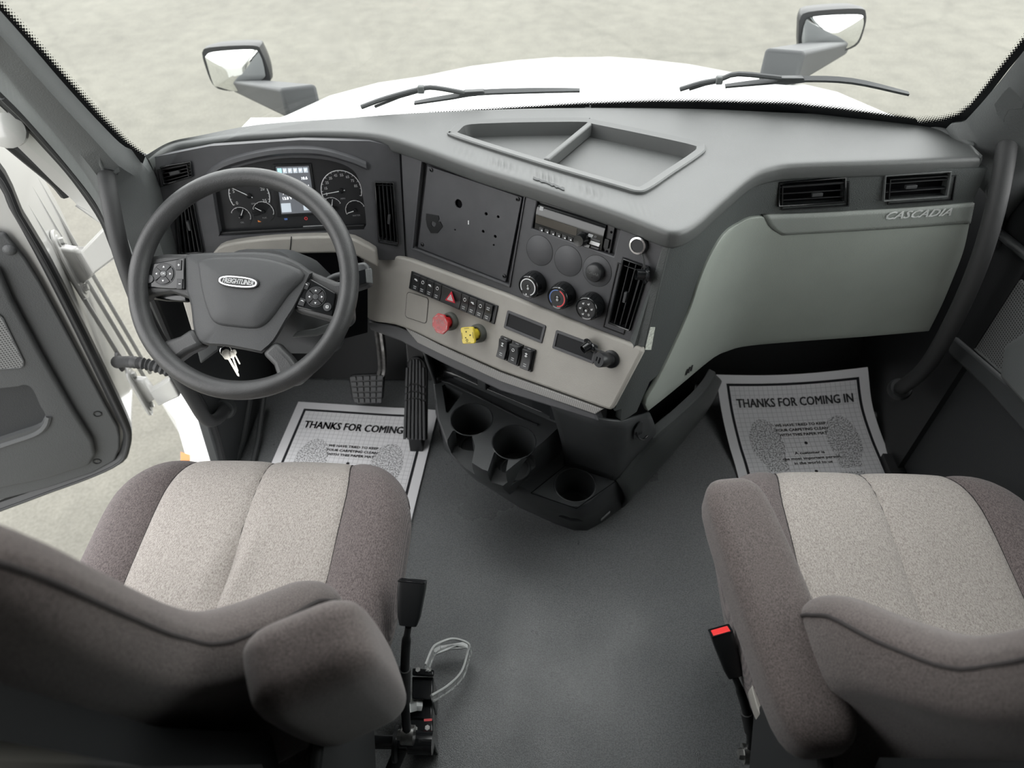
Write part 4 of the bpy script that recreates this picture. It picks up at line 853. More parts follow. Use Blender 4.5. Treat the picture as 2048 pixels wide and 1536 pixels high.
mk('eject_button', ext([RQ(.085, .16, .008), RQ(.13, .16, .008), RQ(.13, .30, .0085), RQ(.085, .30, .0085)], rf_.n*.0012), 'grey_ink', rd, bevel=.0004)
mk('usb_cover', ext([RQ(.875, .52, .003), RQ(.93, .52, .003), RQ(.93, .80, .003), RQ(.875, .80, .003)], rf_.n*.004), 'black', rd, bevel=.0006)
for u, v in ((.025, .22), (.025, .80), (.925, .30), (.875, .90), (.915, .90)): mk('screw_hole', lathe(RQ(u, v, .003), rf_.n, [(.0026, 0), (.0026, .0004), (0, .0004)], 14), 'void', rd)
# sockets with caps on straps
f = SF.at(*SF.L(1279, 489)); sk_ = thing('power_socket', 'round power socket with bright ring above the right vent, cap hanging on its strap', 'socket', f.O)
mk('socket_body', lathe(f.O, f.n, [(.0175, 0), (.0175, .006), (.016, .009)], 32), 'switch', sk_)
mk('bright_ring', lathe(f.O+f.n*.009, f.n, [(.0165, -.001), (.0162, .001), (.013, .0015), (.0125, -.002)], 32), 'chrome', sk_)
mk('socket_plug', lathe(f.O+f.n*.006, f.n, [(.0130, 0), (.0130, .002), (0, .001)], 32), 'black', sk_)
s0 = SF.hit(1283, 505, .006); c0 = SF.hit(1291, 550, .012)
mk('strap', tube(cr([s0, SF.hit(1287, 520, .012), SF.hit(1289, 535, .014), c0], 4), .0022, 8), 'rubber', sk_)
cx_ = (SF.n*.7-SF.ex*.8).normalized()
mk('cap', lathe(c0-cx_*.002, cx_, [(.0165, 0), (.0165, .003), (.0105, .005), (.0100, .02), (.0085, .0205), (.0082, .008), (0, .008)], 28), 'gloss_black', sk_)
f = BF.at(*BF.L(1222, 718)); ax = (BF.n*.93-BF.ex*.36).normalized()
us = thing('usb_charger', 'black usb charger plugged into the lower right dash socket with its cap beside it', 'charger', f.O)
mk('socket_collar', lathe(f.O, BF.n, [(.0185, 0), (.0185, .004), (.015, .006), (0, .006)], 28), 'black', us)
mk('charger_body', lathe(f.O, ax, [(.0125, 0), (.0130, .012), (.0155, .016), (.0155, .034), (.0145, .036), (0, .036)], 32), 'switch', us)
u_, v_, a_ = basis(ax); cf = Fr(f.O+ax*.0362, BF.ex-ax*BF.ex.dot(ax), ax.cross(BF.ex-ax*BF.ex.dot(ax)), ax)
mk('usb_port', fbox(cf, .0015, .0050, -.0062, .0062, -.001, .0004), 'void', us, smooth=False); mk('usb_port', fbox(cf, -.0060, -.0035, -.0045, .0045, -.001, .0004), 'void', us, smooth=False)
c0 = BF.hit(1178, 692, .012); mk('strap', tube(cr([BF.hit(1215, 708, .007), BF.hit(1203, 703, .012), BF.hit(1190, 697, .014), c0], 4), .0022, 8), 'rubber', us)
cx_ = (BF.n*.75-BF.ex*.35-BF.ey*.55).normalized()
mk('cap', lathe(c0-cx_*.003, cx_, [(.0165, 0), (.0168, .003), (.0110, .005), (.0098, .018), (.0085, .0185), (.0080, .008), (0, .008)], 28), 'gloss_black', us)
# red and yellow brake valve knobs
def valve(px_base, px_face, shape, mt, ink, label, rot):
    b = BF.hit(*px_base, -.002); L = .040; fc = BF.hit(*px_face, L); ax = (fc-b).normalized()
    t = thing('brake_valve_knob', label, 'knob', b)
    mk('sleeve', lathe(b, ax, [(.0215, 0), (.021, .012), (.0185, .015), (.0150, .015), (.0150, .004), (0, .004)], 32), 'knob_sleeve', t)
    LL = (fc-b).length
    mk('shaft', lathe(b+ax*.004, ax, [(.0120, 0), (.0120, LL-.018), (.0135, LL-.008), (0, LL-.008)], 28), mt, t)
    ex = (BF.ex-ax*BF.ex.dot(ax)).normalized(); f = Fr(fc-ax*.006, ex, ax.cross(ex), ax); f = f.at(0, 0, 0, R(rot))
    if shape == 8: pl = [(math.cos(R(22.5+45*k))*.0245, math.sin(R(22.5+45*k))*.0245) for k in range(8)]
    else: pl = rr2(.037, .037, .005, 4)
    k = mk('face', ext([f.P(a, b_) for a, b_ in pl], ax*.006), mt, t, bevel=.0012, seg=2)
    g = f.at(0, 0, .0062, -R(rot))
    if shape == 8:
        for s_, y, sz in (('TRAILER', .0085, .0052), ('AIR SUPPLY', .0035, .0056), ('PUSH TO SUPPLY', -.0015, .0030), ('PULL TO', -.0085, .0036), ('EVACUATE', -.0125, .0030)): text('lettering', s_, lambda a, b_, y=y: g.P(a, b_+y), ink, t, size=sz, bold=.02)
        for k in range(8):
            a = R(45*k); e = g.at(.0195*math.cos(a), .0195*math.sin(a), 0, a); mk('edge_mark', fbox(e, -.0006, .0006, -.004, .004, 0, .0003), ink, t, smooth=False)
    else:
        g2 = f.at(0, 0, .0062, 0)
        mk('marking', join(fbox(g2, -.004, -.001, .007, .010, 0, .0003), fbox(g2, .006, .010, -.001, .002, 0, .0003), fbox(g2, -.0075, -.0045, -.006, -.0035, 0, .0003)), ink, t, smooth=False)
        mk('marking', torus(g2.P(-.003, -.0105, 0), g2.n, .0025, .0006, 12, 4), ink, t)
        for k in range(4): 
            e = g2.at(0, 0, 0, R(90*k)); mk('edge_mark', fbox(e, -.007, .007, .0155, .0163, 0, .0003), ink, t, smooth=False)
    return t
valve((903, 642), (880, 648), 8, 'red_knob', 'pink_ink', 'red octagonal trailer air supply knob on the beige panel', 10)
valve((959, 666), (935, 671), 4, 'yellow_knob', 'black_ink', 'yellow square parking brake knob on the beige panel', 25)
# ---------------- instrument cluster
ic = thing('instrument_cluster', 'instrument cluster with white dials behind the steering wheel', 'gauges', IF.hit(580, 465, -.05))
CF = Fr(IF.O - IF.n*.022, IF.ex, IF.ey, IF.n)
fo = [(420, 372), (446, 345), (480, 326), (560, 310), (640, 311), (700, 326), (726, 360), (738, 462), (600, 470), (440, 478)]
mk('cluster_face', ext([CF.hit(x, y) for x, y in fo], CF.n*-.01), 'switch', ic, smooth=False)
mk('lower_bezel', ext([IF.hit(x, y, -.018) for x, y in ((436, 462), (600, 454), (730, 447), (731, 460), (600, 467), (440, 474))], IF.n*.010), 'black', ic, bevel=.002)
mk('glare_strip', ext([CF.hit(x, y, .0008) for x, y in ((606, 452), (648, 450), (648, 454), (606, 455))], CF.n*.0003), 'grey_ink', ic, smooth=False)
def gauge(px, rpx, a0, a1, nt_, needle, nums=None, nlen=.92, lab=None, num_s=.0062):
    f = CF.at(*CF.L(*px), .0008); r = abs(CF.L(px[0]+rpx, px[1])[0]-CF.L(*px)[0])
    gd = mk('gauge', lathe(f.O, f.n, [(r*1.06, 0), (r*1.06, .0004), (0, .0004)], 40), 'switch', ic)
    mk('dial_ring', arc(f, r*.965, r*1.0, a0, a1, .0005, 40), 'white_ink', gd)
    tk = []
    for k in range(nt_+1):
        a = R(a0+(a1-a0)*k/nt_); e = f.at(0, 0, .0006, a); l_ = .10 if k % 2 == 0 else .06
        tk.append(fbox(e, r*(1-l_), r*.97, -.0004, .0004, 0, .0003))
    mk('tick_marks', join(*tk), 'white_ink', gd, smooth=False)
    if nums:
        for k, s_ in nums:
            a = R(a0+(a1-a0)*k/nt_); text('numeral', s_, lambda x, y, a=a: f.P(x+r*.76*math.cos(a), y+r*.76*math.sin(a), .0008), 'white_ink', gd, size=num_s*1.35, sx=.95, bold=.008)
    e = f.at(0, 0, .003, R(needle)); mk('needle', loftp([[e.P(-r*.18, -.0009, 0), e.P(-r*.18, .0009, 0), e.P(-r*.18, .0009, .001), e.P(-r*.18, -.0009, .001)], [e.P(r*nlen, -.0005, 0), e.P(r*nlen, .0005, 0), e.P(r*nlen, .0005, .001), e.P(r*nlen, -.0005, .001)]]), 'white_ink', gd, smooth=False)
    mk('needle_hub', lathe(f.O, f.n, [(r*.13 if r > .03 else r*.2, 0), (r*.12 if r > .03 else r*.18, .005), (0, .0055)], 20), 'gloss_black', gd)
    if lab: text('lettering', lab[0], lambda x, y: f.P(x+lab[1]*r, y+lab[2]*r, .0007), 'grey_ink', gd, size=.0052, bold=.01)
gauge((499, 391), 41, 205, -25, 25, 148, [(0, '0'), (5, '5'), (10, '10'), (15, '15'), (20, '20'), (25, '25')], .95, ('RPM', .1, -.42), .0075)
gauge((683, 381), 41, 200, -20, 20, 186, [(1, '5'), (3, '15'), (5, '25'), (7, '35'), (9, '45'), (11, '55'), (13, '65'), (15, '75'), (17, '85')], .92, ('MPH', 0, -.40), .0062)
gauge((482, 433), 20, 150, -20, 8, 60, None, .85, ('OIL', .0, -.62))
gauge((527, 423), 21, 160, -20, 8, 145, None, .85, ('FUEL', 0, -.62))
gauge((664, 414), 20, 150, 20, 8, 75, None, .85, None)
gauge((711, 420), 20, 200, 20, 8, 195, None, .85, ('WATER', .0, -.55))
scr = mk('screen', ext([CF.hit(x, y, .001) for x, y in ((551, 333), (618, 331), (632, 424), (563, 428))], CF.n*.0012), 'lcd', ic, smooth=False)
mk('screen_bezel', ringp([CF.hit(x, y, .0) for x, y in ((546, 328), (622, 326), (637, 428), (557, 433))], [CF.hit(x, y, .0) for x, y in ((551, 333), (618, 331), (632, 424), (563, 428))], CF.n*.004), 'black', ic, bevel=.001)
def bl(quad, s, t): 
    return ((quad[0][0]*(1-s)+quad[1][0]*s)*(1-t)+(quad[3][0]*(1-s)+quad[2][0]*s)*t, (quad[0][1]*(1-s)+quad[1][1]*s)*(1-t)+(quad[3][1]*(1-s)+quad[2][1]*s)*t)
sq_ = ((551, 333), (618, 331), (632, 424), (563, 428))
def spt(s, t, c=.0024): return CF.hit(*bl(sq_, s, t), c)
for i in range(6):
    s0 = .04+.155*i; mk('screen_icon', ext([spt(s0, .04), spt(s0+.13, .04), spt(s0+.13, .15), spt(s0, .15)], CF.n*.0003), 'lcd_cyan' if i == 0 else 'lcd_lite', scr, smooth=False)
    if i: mk('icon_glyph', ext([spt(s0+.03, .07, .0028), spt(s0+.10, .07, .0028), spt(s0+.07, .12, .0028), spt(s0+.03, .12, .0028)], CF.n*.0002), 'lcd_white', scr, smooth=False)
def stext(s_, u, v, sz):
    p0 = spt(u, v); text('screen_text', s_, lambda a, b: p0+CF.ex*a+CF.ey*b, 'lcd_white', scr, size=sz, bold=.01)
stext('10.6', .80, .27, .0085); stext('13.8 V', .22, .68, .0085); stext('70', .16, .57, .0085); stext('1', .9, .44, .008)
mk('screen_block', ext([spt(.02, .78), spt(.30, .78), spt(.30, .97), spt(.02, .97)], CF.n*.0002), 'lcd_lite', scr, smooth=False)
mk('screen_block', ext([spt(.66, .80), spt(.96, .80), spt(.96, .95), spt(.66, .95)], CF.n*.0002), 'lcd_lite', scr, smooth=False)
for x, y, mm in ((519, 442, 'amber_ink'), (572, 438, 'blue_ink'), (612, 437, 'red_ink')): mk('warning_light', torus(CF.hit(x, y, .001), CF.n, .0030, .0009, 16, 6) if mm == 'red_ink' else fbox(CF.at(*CF.L(x, y), .0006), -.0035, .0035, -.0022, .0022, 0, .0004), mm, ic, smooth=False)
# ================================================================== floor console
con = thing('floor_console', 'black floor console with three cup holders below the dashboard', 'console', (.0, 1.25, 0))
fp = [oz(x, y, 0) for x, y in ((866, 720), (872, 830), (890, 900), (945, 955), (1040, 1016), (1110, 1048), (1148, 1061), (1175, 1061), (1205, 1045), (1245, 1015), (1320, 935), (1372, 868))]
tp = [oz(x, y, .17) for x, y in ((866, 730), (872, 800), (888, 862), (935, 920), (1010, 962), (1080, 992), (1135, 1014), (1160, 1016), (1184, 1004), (1232, 963), (1296, 893), (1345, 835))]
fp += [V((.35, 1.66, 0)), V((-.40, 1.66, 0))]; tp += [V((.33, 1.66, .17)), V((-.38, 1.66, .17))]
bv = loftp([fp, [p+V((0, 0, .012)) for p in fp], [a.lerp(b, .5)+V((0, 0, 0)) for a, b in zip(fp, tp)], [p-V((0, 0, .012)) for p in tp], [p for p in scl(tp, .985)]])
bb_ = mk('console_base', bv, 'console', con)
c3 = oz(1150, 970, .17); cut(bb_, [cyl(c3-V((0, 0, .10)), (0, 0, 1), .051, .2, 40)])
BB = bvh(bv); cb = caster(BB, .001)
mk('cup_rim', torus(c3, (0, 0, 1), .0525, .0022, 44, 8), 'console', con); mk('cup_floor', torus(c3-V((0, 0, .09)), (0, 0, 1), .038, .0025, 40, 6), 'console', con)
ed = [oz(x, y, .1705) for x, y in ((1062, 986), (1132, 930), (1232, 962), (1153, 1017), (1062, 986))]
mk('tray_groove', tube(ed, .0013, 6), 'void', con)
for x, y in ((1210, 1031), (1256, 989)):
    p = cb(x, y); d = (cb(x+12, y-11)-cb(x-12, y+11)).normalized(); n_ = V((.72, -.69, 0))
    mk('toe_slot', ext([p-d*.016-V((0, 0, .004)), p+d*.016-V((0, 0, .004)), p+d*.016+V((0, 0, .004)), p-d*.016+V((0, 0, .004))], n_*.002), 'grey_ink', con, smooth=False)
# twin cup holder block
ch = [(868, 768), (876, 835), (893, 880), (925, 915), (965, 940), (1003, 952), (1030, 930), (1060, 906), (1090, 882), (1124, 850), (1128, 836), (1060, 810), (960, 772), (900, 754)]
ct = [oz(x, y, .335) for x, y in ch]; cc = oz(985, 860, .335)
low = [V((cc.x+(p.x-cc.x)*.94, cc.y+(p.y-cc.y)*.80, .14)) + V((.012, .055, 0)) for p in ct]
hold = mk('cup_holder', loftp([low, [a.lerp(b, .55)+V((-.004, -.012, 0)) for a, b in zip(low, ct)], [p-V((0, 0, .012)) for p in ct], scl(ct, .985, cc)]), 'console', con)
k1, k2 = oz(943, 838, .335), oz(1028, 884, .335)
slotA = [oz(x, y, .335) for x, y in ((905, 862), (938, 850), (950, 893), (938, 955), (880, 905))]; slotB = [oz(x, y, .335) for x, y in ((988, 905), (1022, 895), (1013, 935), (1008, 985), (968, 965))]
triq = [oz(x, y, .335) for x, y in ((884, 772), (890, 768), (925, 786), (896, 826), (892, 824))]
cut(hold, [cyl(k1-V((0, 0, .11)), (0, 0, 1), .0515, .2, 40), cyl(k2-V((0, 0, .11)), (0, 0, 1), .0515, .2, 40), ext([p-V((0, 0, .062)) for p in slotA], (0, 0, .1)), ext([p-V((0, 0, .062)) for p in slotB], (0, 0, .1)), ext([p-V((0, 0, .05)) for p in triq], (0, 0, .1))])
for k_ in (k1, k2):
    mk('cup_rim', torus(k_-V((0, 0, .001)), (0, 0, 1), .0530, .0016, 44, 8), 'console_gloss', con); mk('cup_floor', torus(k_-V((0, 0, .105)), (0, 0, 1), .036, .003, 40, 6), 'console', con)
# open shelf behind the cups
KF = panel(BF.hit(1100, 800)+V((.033, .05, -.0)), 33.1, 0)
mk('shelf_panel', ext([KF.hit(x, y) for x, y in ((856, 690), (953, 728), (955, 770), (862, 726))], KF.n*-.01), 'console_gloss', con, bevel=.002)
mk('shelf_panel', ext([KF.hit(x, y) for x, y in ((969, 734), (1106, 786), (1100, 832), (970, 774))], KF.n*-.01), 'console_gloss', con, bevel=.002)
mk('shelf_divider', ext([KF.hit(x, y, .012) for x, y in ((953, 720), (970, 727), (972, 782), (954, 774))], KF.n*-.03), 'console', con, bevel=.003)
bk = [KF.hit(x, y, -.004) for x, y in ((850, 660), (1130, 770), (1120, 850), (858, 735))]
mk('shelf_back', ext(bk, KF.n*-.012), 'console', con, smooth=False)
r0 = [KF.hit(x, y, 0) for x, y in resample([(860, 725), (955, 771), (1100, 833)], 12)]; r1 = [oz(x, y, .334) for x, y in resample([(868, 766), (900, 754), (960, 772), (1060, 810), (1128, 836)], 12)]
mk('shelf_floor', grid([r0, [a.lerp(b, .5)-V((0, 0, .004)) for a, b in zip(r0, r1)], r1]), 'console_gloss', con, solid=.004)
mk('shelf_edge', tube([oz(x, y, .337) for x, y in ((884, 762), (900, 766), (960, 795), (1040, 836), (1075, 850))], .0028, 8), 'console_gloss', con)
mk('left_wall', loftp([[V((-.40, 1.66, .30)), V((-.40, 1.66, 0))], [oz(868, 768, .335), oz(872, 830, 0)]], cap=False, closed=False), 'console', con, solid=.01)
mk('left_wall', grid([[BF.hit(832, 668, -.02), oz(868, 768, .336)], [V((-.385, 1.64, .52)), V((-.385, 1.64, .336))]]), 'console', con, solid=.008)
# tower under the right end of the beige panel
t0 = [BF.hit(1098, 800, -.012), BF.hit(1150, 822, -.010), BF.hit(1195, 838, -.008), cw0(1240, 843), cw0(1268, 836), cw0(1300, 826)]
t1 = [oz(1132, 930, .171), oz(1166, 941, .171), oz(1208, 954, .171), oz(1232, 960, .171), oz(1262, 925, .21), oz(1312, 868, .29)]
rows = []
for j_ in range(9):
    t = j_/8; rows.append([a.lerp(b, t)+V((.004, -.006, 0))*math.sin(math.pi*t) for a, b in zip(cr(t0, 4), cr(t1, 4))])
mk('console_tower', grid(rows), 'console', con, solid=.006)
mk('tower_side', grid([[oz(1128, 836, .335), oz(1132, 930, .171)], [BF.hit(1098, 800, -.012), oz(1128, 836, .336)]]), 'console', con, solid=.006)
mk('utility_box', ext([KF.hit(x, y, .03) for x, y in ((1100, 802), (1126, 812), (1126, 848), (1098, 838))], KF.n*-.03), 'console_gloss', con, bevel=.003)
BT = bvh(grid(rows)); cT = caster(BT, .003)
mk('hook_plate', ext([cT(x, y) for x, y in ((1264, 876), (1266, 856), (1277, 840), (1284, 841), (1282, 864), (1272, 876))], (.0015, -.002, 0)), 'console_gloss', con, bevel=.003)
mk('bag_hook', tube(cr([cT(1270, 862), cT(1270, 868)+V((.004, -.007, 0)), cT(1278, 870)+V((.006, -.010, 0)), cT(1287, 866)+V((.006, -.009, .003))], 5), .003, 10), 'gloss_black', con)
# map pocket on the passenger side of the console
rim = cr([oz(x, y, z) for x, y, z in ((1234, 962, .172), (1275, 905, .23), (1312, 866, .29), (1352, 832, .285), (1392, 795, .27), (1415, 768, .255), (1428, 746, .24))], 4)
bot = cr([oz(x, y, 0) for x, y in ((1244, 1016), (1290, 968), (1325, 930), (1362, 885), (1395, 842), (1415, 806), (1430, 768))], 4)
rows = [[a.lerp(b, t)+V((.02, -.012, 0))*math.sin(math.pi*t) for a, b in zip(rim, bot)] for t in [i/8 for i in range(9)]]
mk('pocket_wall', grid(rows), 'fascia_grain', con, solid=.012)
mk('pocket_rim', loftp([[p+V((.004, -.004, 0)), p+V((.002, -.002, .006)), p+V((-.012, .010, .006)), p+V((-.014, .012, 0))] for p in rim[7:]]), 'pillar', con)
mk('pocket_back', grid([[p+wsh(i, len(base), z)+V((-.055, .06, 0)) for i, p in enumerate(base) if 6 < i < 26] for z in (.60, .46, .34, .19)]), 'void', con, solid=.01)  # near-black colour stands in for the shade inside the pocket
# ================================================================== steering column and wheel
T = R(40); WF = Fr((-.605, 1.019, .814), (1, 0, 0), (0, math.cos(T), math.sin(T)))
col = thing('stalk_housing', 'black steering shroud with stalks behind the wheel', 'shroud', WF.P(0, -.03, -.35))
def rrs(w_, h_, r, c, dy=0): return [WF.P(a, b+dy, c) for a, b in rr2(w_, h_, r, 5)]
mk('shroud', loftp([rrs(.16, .14, .05, -.062, .01), rrs(.19, .165, .055, -.10, .01), rrs(.21, .19, .05, -.17, .0), rrs(.20, .18, .04, -.34, -.01)]), 'pillar_dark', col)
ar = [WF.hit(x, y, -.085) for x, y in ((640, 575), (668, 556), (700, 550), (722, 552))]
mk('stalk', tube(cr(ar, 4), .009, 10), 'console', col)
ke = [WF.hit(x, y, -.085) for x, y in ((714, 534), (738, 530), (746, 540), (748, 572), (738, 578), (714, 586))]
se = mk('stalk_end', ext(ke, WF.n*.032), 'console', col, bevel=.006, seg=3)
mk('stalk_ring', ext([WF.hit(x, y, -.052) for x, y in ((731, 539), (743, 537), (746, 567), (733, 566))], WF.n*.002), 'pillar', se, bevel=.001)
mk('stalk_face', ext([WF.hit(x, y, -.052) for x, y in ((716, 543), (730, 539), (732, 566), (716, 570))], WF.n*.0015), 'gloss_black', se, smooth=False)
lv = [WF.hit(x, y, -.045) for x, y in ((295, 586), (380, 591), (382, 606), (340, 604), (300, 598))]
l_ = mk('cruise_lever', ext(lv, WF.n*.014), 'gloss_black', col, bevel=.004, seg=3)
mk('lever_trim', ext([WF.hit(x, y, -.034) for x, y in ((293, 577), (375, 580), (380, 590), (296, 585))], WF.n*-.012), 'beige', l_, bevel=.002)
mk('tilt_lever', ext([WF.hit(x, y, -.12) for x, y in ((586, 676), (597, 663), (632, 658), (662, 647), (684, 632), (690, 640), (668, 660), (636, 672))], WF.n*.01), 'pillar', col, bevel=.003)
sw = thing('steering_wheel', 'worn black four spoke steering wheel with oval hub emblem', 'steering wheel', WF.P(0, -.23, -.02))
rim_ = []
NR = 96
for i in range(NR):
    a = 2*math.pi*i/NR; e = WF.ex*math.cos(a)+WF.ey*math.sin(a); ring_ = []
    for j_ in range(14):
        b = 2*math.pi*j_/14; ring_.append(WF.O + e*(.2085+.0185*math.cos(b)) + WF.n*(.0165*math.sin(b) - .002*math.cos(2*b)))
    rim_.append(ring_)
rim_.append(rim_[0]); mk('rim', loftp(rim_, cap=False), 'wheel_leather', sw, ang=60)
hub = cr2([(370, 516), (380, 508), (450, 505), (535, 505), (588, 520), (626, 545)], 3) + cr2([(612, 575), (592, 614), (575, 640), (549, 684), (524, 707)], 3) + cr2([(500, 702), (450, 693), (404, 688), (388, 660), (382, 612), (372, 580)], 3)
def hb(k, c): 
    P = [WF.hit(x, y, c) for x, y in hub]; return scl(P, k)
hubo = mk('hub_pad', loftp([hb(.86, -.075), hb(.985, -.045), hb(1.0, -.02), hb(.985, -.008), hb(.95, -.002), hb(.5, .001)]), 'wheel_hub', sw, ang=50)
rp_ = cr2([(398, 524), (430, 517), (500, 516), (560, 526), (606, 550), (575, 590), (548, 628), (530, 648), (510, 656), (470, 653), (436, 647), (420, 628), (406, 580), (398, 524)], 3)[:-1]
RPp = [WF.hit(x, y, .0) for x, y in rp_]; mk('hub_cover', loftp([[p-WF.n*.006 for p in scl(RPp, 1.04)], [p+WF.n*.002 for p in scl(RPp, 1.015)], [p+WF.n*.0075 for p in scl(RPp, .94)], [p+WF.n*.008 for p in scl(RPp, .4)]]), 'wheel_hub', hubo, ang=60)
ef = WF.at(*WF.L(477, 564, .009), .0085, R(-5.5))
def el(rx, ry, n=40, p=2.6): 
    out = []
    for i in range(n):
        a = 2*math.pi*i/n; c_, s_ = math.cos(a), math.sin(a); out.append((math.copysign(abs(c_)**(2/p), c_)*rx, math.copysign(abs(s_)**(2/p), s_)*ry))
    return out
mk('emblem_rim', ext([ef.P(a, b, 0) for a, b in el(.0405, .0125)], ef.n*.003), 'black', hubo, bevel=.001)
mk('emblem_ring', ringp([ef.P(a, b, .003) for a, b in el(.0375, .0100)], [ef.P(a, b, .003) for a, b in el(.0345, .0078)], ef.n*.001), 'chrome', hubo, smooth=False)
mk('emblem_plate', ext([ef.P(a, b, .003) for a, b in el(.0347, .0080)], ef.n*.0004), 'black', hubo, smooth=False)
text('emblem_text', 'FREIGHTLINER', lambda a, b: ef.P(a, b, .0037), 'white_ink', hubo, size=.0135, shear=.25, bold=.014, fit=.061)
def plate_w(name, px, c0, c1, mt, par, bev=.006): return mk(name, ext([WF.hit(x, y, c1) for x, y in px], WF.n*(c0-c1)), mt, par, bevel=bev, seg=3)
plate_w('spoke', [(262, 512), (290, 512), (330, 506), (380, 506), (386, 600), (340, 584), (300, 590), (262, 610)], -.045, -.010, 'wheel_leather', sw, .010)
plate_w('spoke', [(585, 522), (630, 545), (672, 562), (700, 560), (706, 640), (688, 655), (660, 642), (586, 622)], -.045, -.012, 'wheel_leather', sw, .010)
plate_w('spoke', [(384, 654), (407, 690), (372, 706), (350, 722), (330, 738), (296, 702), (330, 680), (358, 671)], -.040, -.004, 'wheel_leather', sw, .010)
plate_w('spoke', [(549, 680), (521, 706), (545, 730), (552, 752), (545, 772), (592, 770), (622, 742), (596, 735), (580, 712)], -.040, -.004, 'wheel_leather', sw, .010)
def pad(quad, ctr, rpx, label):
    q_ = [WF.hit(x, y, -.006) for x, y in quad]; p_ = mk('control_pad', ext(q_, WF.n*-.014), 'gloss_black', sw, bevel=.002, label=label)
    f = WF.at(*WF.L(*ctr, -.006), -.006); r = abs(WF.L(ctr[0]+rpx, ctr[1])[0]-WF.L(*ctr)[0])
    mk('pad_ring', torus(f.O, f.n, r*1.06, .0011, 36, 6), 'switch_lite', p_)
    for k in range(4):
        a0 = 90*k+49; mk('arrow_button', arc(f, r*.36, r*.97, a0, a0+82, .0002, 14, .0022), 'switch', p_)
        e = f.at(0, 0, 0, R(90*k)); mk('arrow', ext([e.P(r*.78, 0, .0025), e.P(r*.60, .0022, .0025), e.P(r*.60, -.0022, .0025)], e.n*.0003), 'white_ink', p_, smooth=False)
    mk('centre_button', lathe(f.O, f.n, [(r*.33, 0), (r*.31, .003), (0, .0034)], 24), 'switch_lite', p_)
    return p_, f, r
pL, f, r = pad([(289, 530), (369, 515), (369, 579), (283, 574)], (328, 548), 20.5, 'glossy arrow key pad on the left spoke')
text('lettering', 'OK', lambda a, b: f.P(a, b, .0038), 'white_ink', pL, size=.0065)
for (x, y, s_) in ((358, 530, '+'), (360, 568, '-')):
    e = WF.at(*WF.L(x, y, -.005), -.0055); mk('side_button', fbox(e, -.006, .005, -.010, .010, 0, .0015), 'switch', pL, bevel=.0006)
    mk('symbol', join(fbox(e, -.0022, .0022, -.0005, .0005, .0016, .0019), *([fbox(e, -.0005, .0005, -.0022, .0022, .0016, .0019)] if s_ == '+' else [])), 'white_ink', pL, smooth=False)
e = WF.at(*WF.L(299, 558, -.005), -.0055); mk('round_button', lathe(e.O, e.n, [(.0085, 0), (.008, .002), (0, .0024)], 24), 'switch_lite', pL)
pR, f, r = pad([(614, 553), (671, 586), (664, 632), (591, 614)], (632, 594), 18.5, 'glossy phone and cruise key pad on the right spoke')
for (x, y) in ((612, 571), (604, 604)):
    e = WF.at(*WF.L(x, y, -.005), -.0055, R(-20)); mk('side_button', fbox(e, -.006, .006, -.007, .007, 0, .0015), 'switch', pR, bevel=.0006); mk('symbol', arc(e, .0022, .0034, 30, 150, .0016, 10), 'white_ink', pR)
e = WF.at(*WF.L(655, 614, -.005), -.0055); mk('round_button', lathe(e.O, e.n, [(.0085, 0), (.008, .002), (0, .0024)], 24), 'switch_lite', pR)
mk('symbol', frame_rr(e, .005, .005, .001, .0008, .0024, .0028), 'white_ink', pR, smooth=False)
# keys in the ignition
kk = thing('key_ring', 'bunch of metal keys hanging below the steering hub', 'keys', WF.hit(474, 750, -.10))
kp0 = WF.hit(452, 702, -.09)
mk('ring', torus(kp0, (.5, -.6, .4), .011, .0010, 28, 6), 'chrome', kk)
def key(a, b, w1, name='key'):
    A, B = WF.hit(*a, -.085), WF.hit(*b, -.085); d = (B-A); L = d.length; d.normalize(); s_ = WF.n.cross(d).normalized()
    prof = [(0, .35), (.06, .9), (.16, 1.0), (.28, .9), (.34, .35), (.36, .30), (.95, .28), (1.0, .1)]
    o = [A+d*L*t+s_*w1*k for t, k in prof] + [A+d*L*t-s_*w1*k for t, k in reversed(prof)]
    mk(name, ext(o, WF.n*.0022), 'brass', kk, bevel=.0004)
key((449, 700), (479, 753), .009); key((462, 702), (477, 744), .007); key((466, 700), (481, 729), .006)
# ================================================================== pedals
p0 = oz(830, 880, .05); a50 = R(48); PF = Fr(p0, (1, 0, 0), (0, math.cos(a50), math.sin(a50)))
gp = thing('accelerator_pedal', 'long ribbed black accelerator pedal above the paper mat', 'pedal', oz(830, 880, .0))
ol = [(806, 876), (854, 880), (855, 740), (848, 722), (836, 713), (824, 714), (815, 724), (812, 745)]
mk('pedal_plate', ext([PF.hit(x, y) for x, y in ol], PF.n*-.015), 'black', gp, bevel=.003)
def PX(s, t): 
    yb = 878+2*s; yt = 716 if .25 < s < .75 else 724
    return PF.hit(806+6*t + s*((854-806)*(1-t)+(851-812)*t), yb+(yt-yb)*t, .0)
for i in range(6):
    s0, s1 = .02+i*.163, .02+i*.163+.115
    for t0_, t1_ in ((.0, .50), (.515, .585), (.60, .675), (.69, .985 if 0 < i < 5 else .93)):
        mk('rib', ext([PX(s0, t0_), PX(s1, t0_), PX(s1, t1_), PX(s0, t1_)], PF.n*.006), 'pedal_rubber', gp, bevel=.0012, seg=1)
mk('pedal_mount', loftp([[V((-.44, 1.50, .34)), V((-.36, 1.50, .34)), V((-.36, 1.56, .34)), V((-.44, 1.56, .34))], [PF.hit(816, 760, -.02), PF.hit(846, 760, -.02), PF.hit(846, 735, -.05), PF.hit(816, 735, -.05)]]), 'black', gp, bevel=.006)
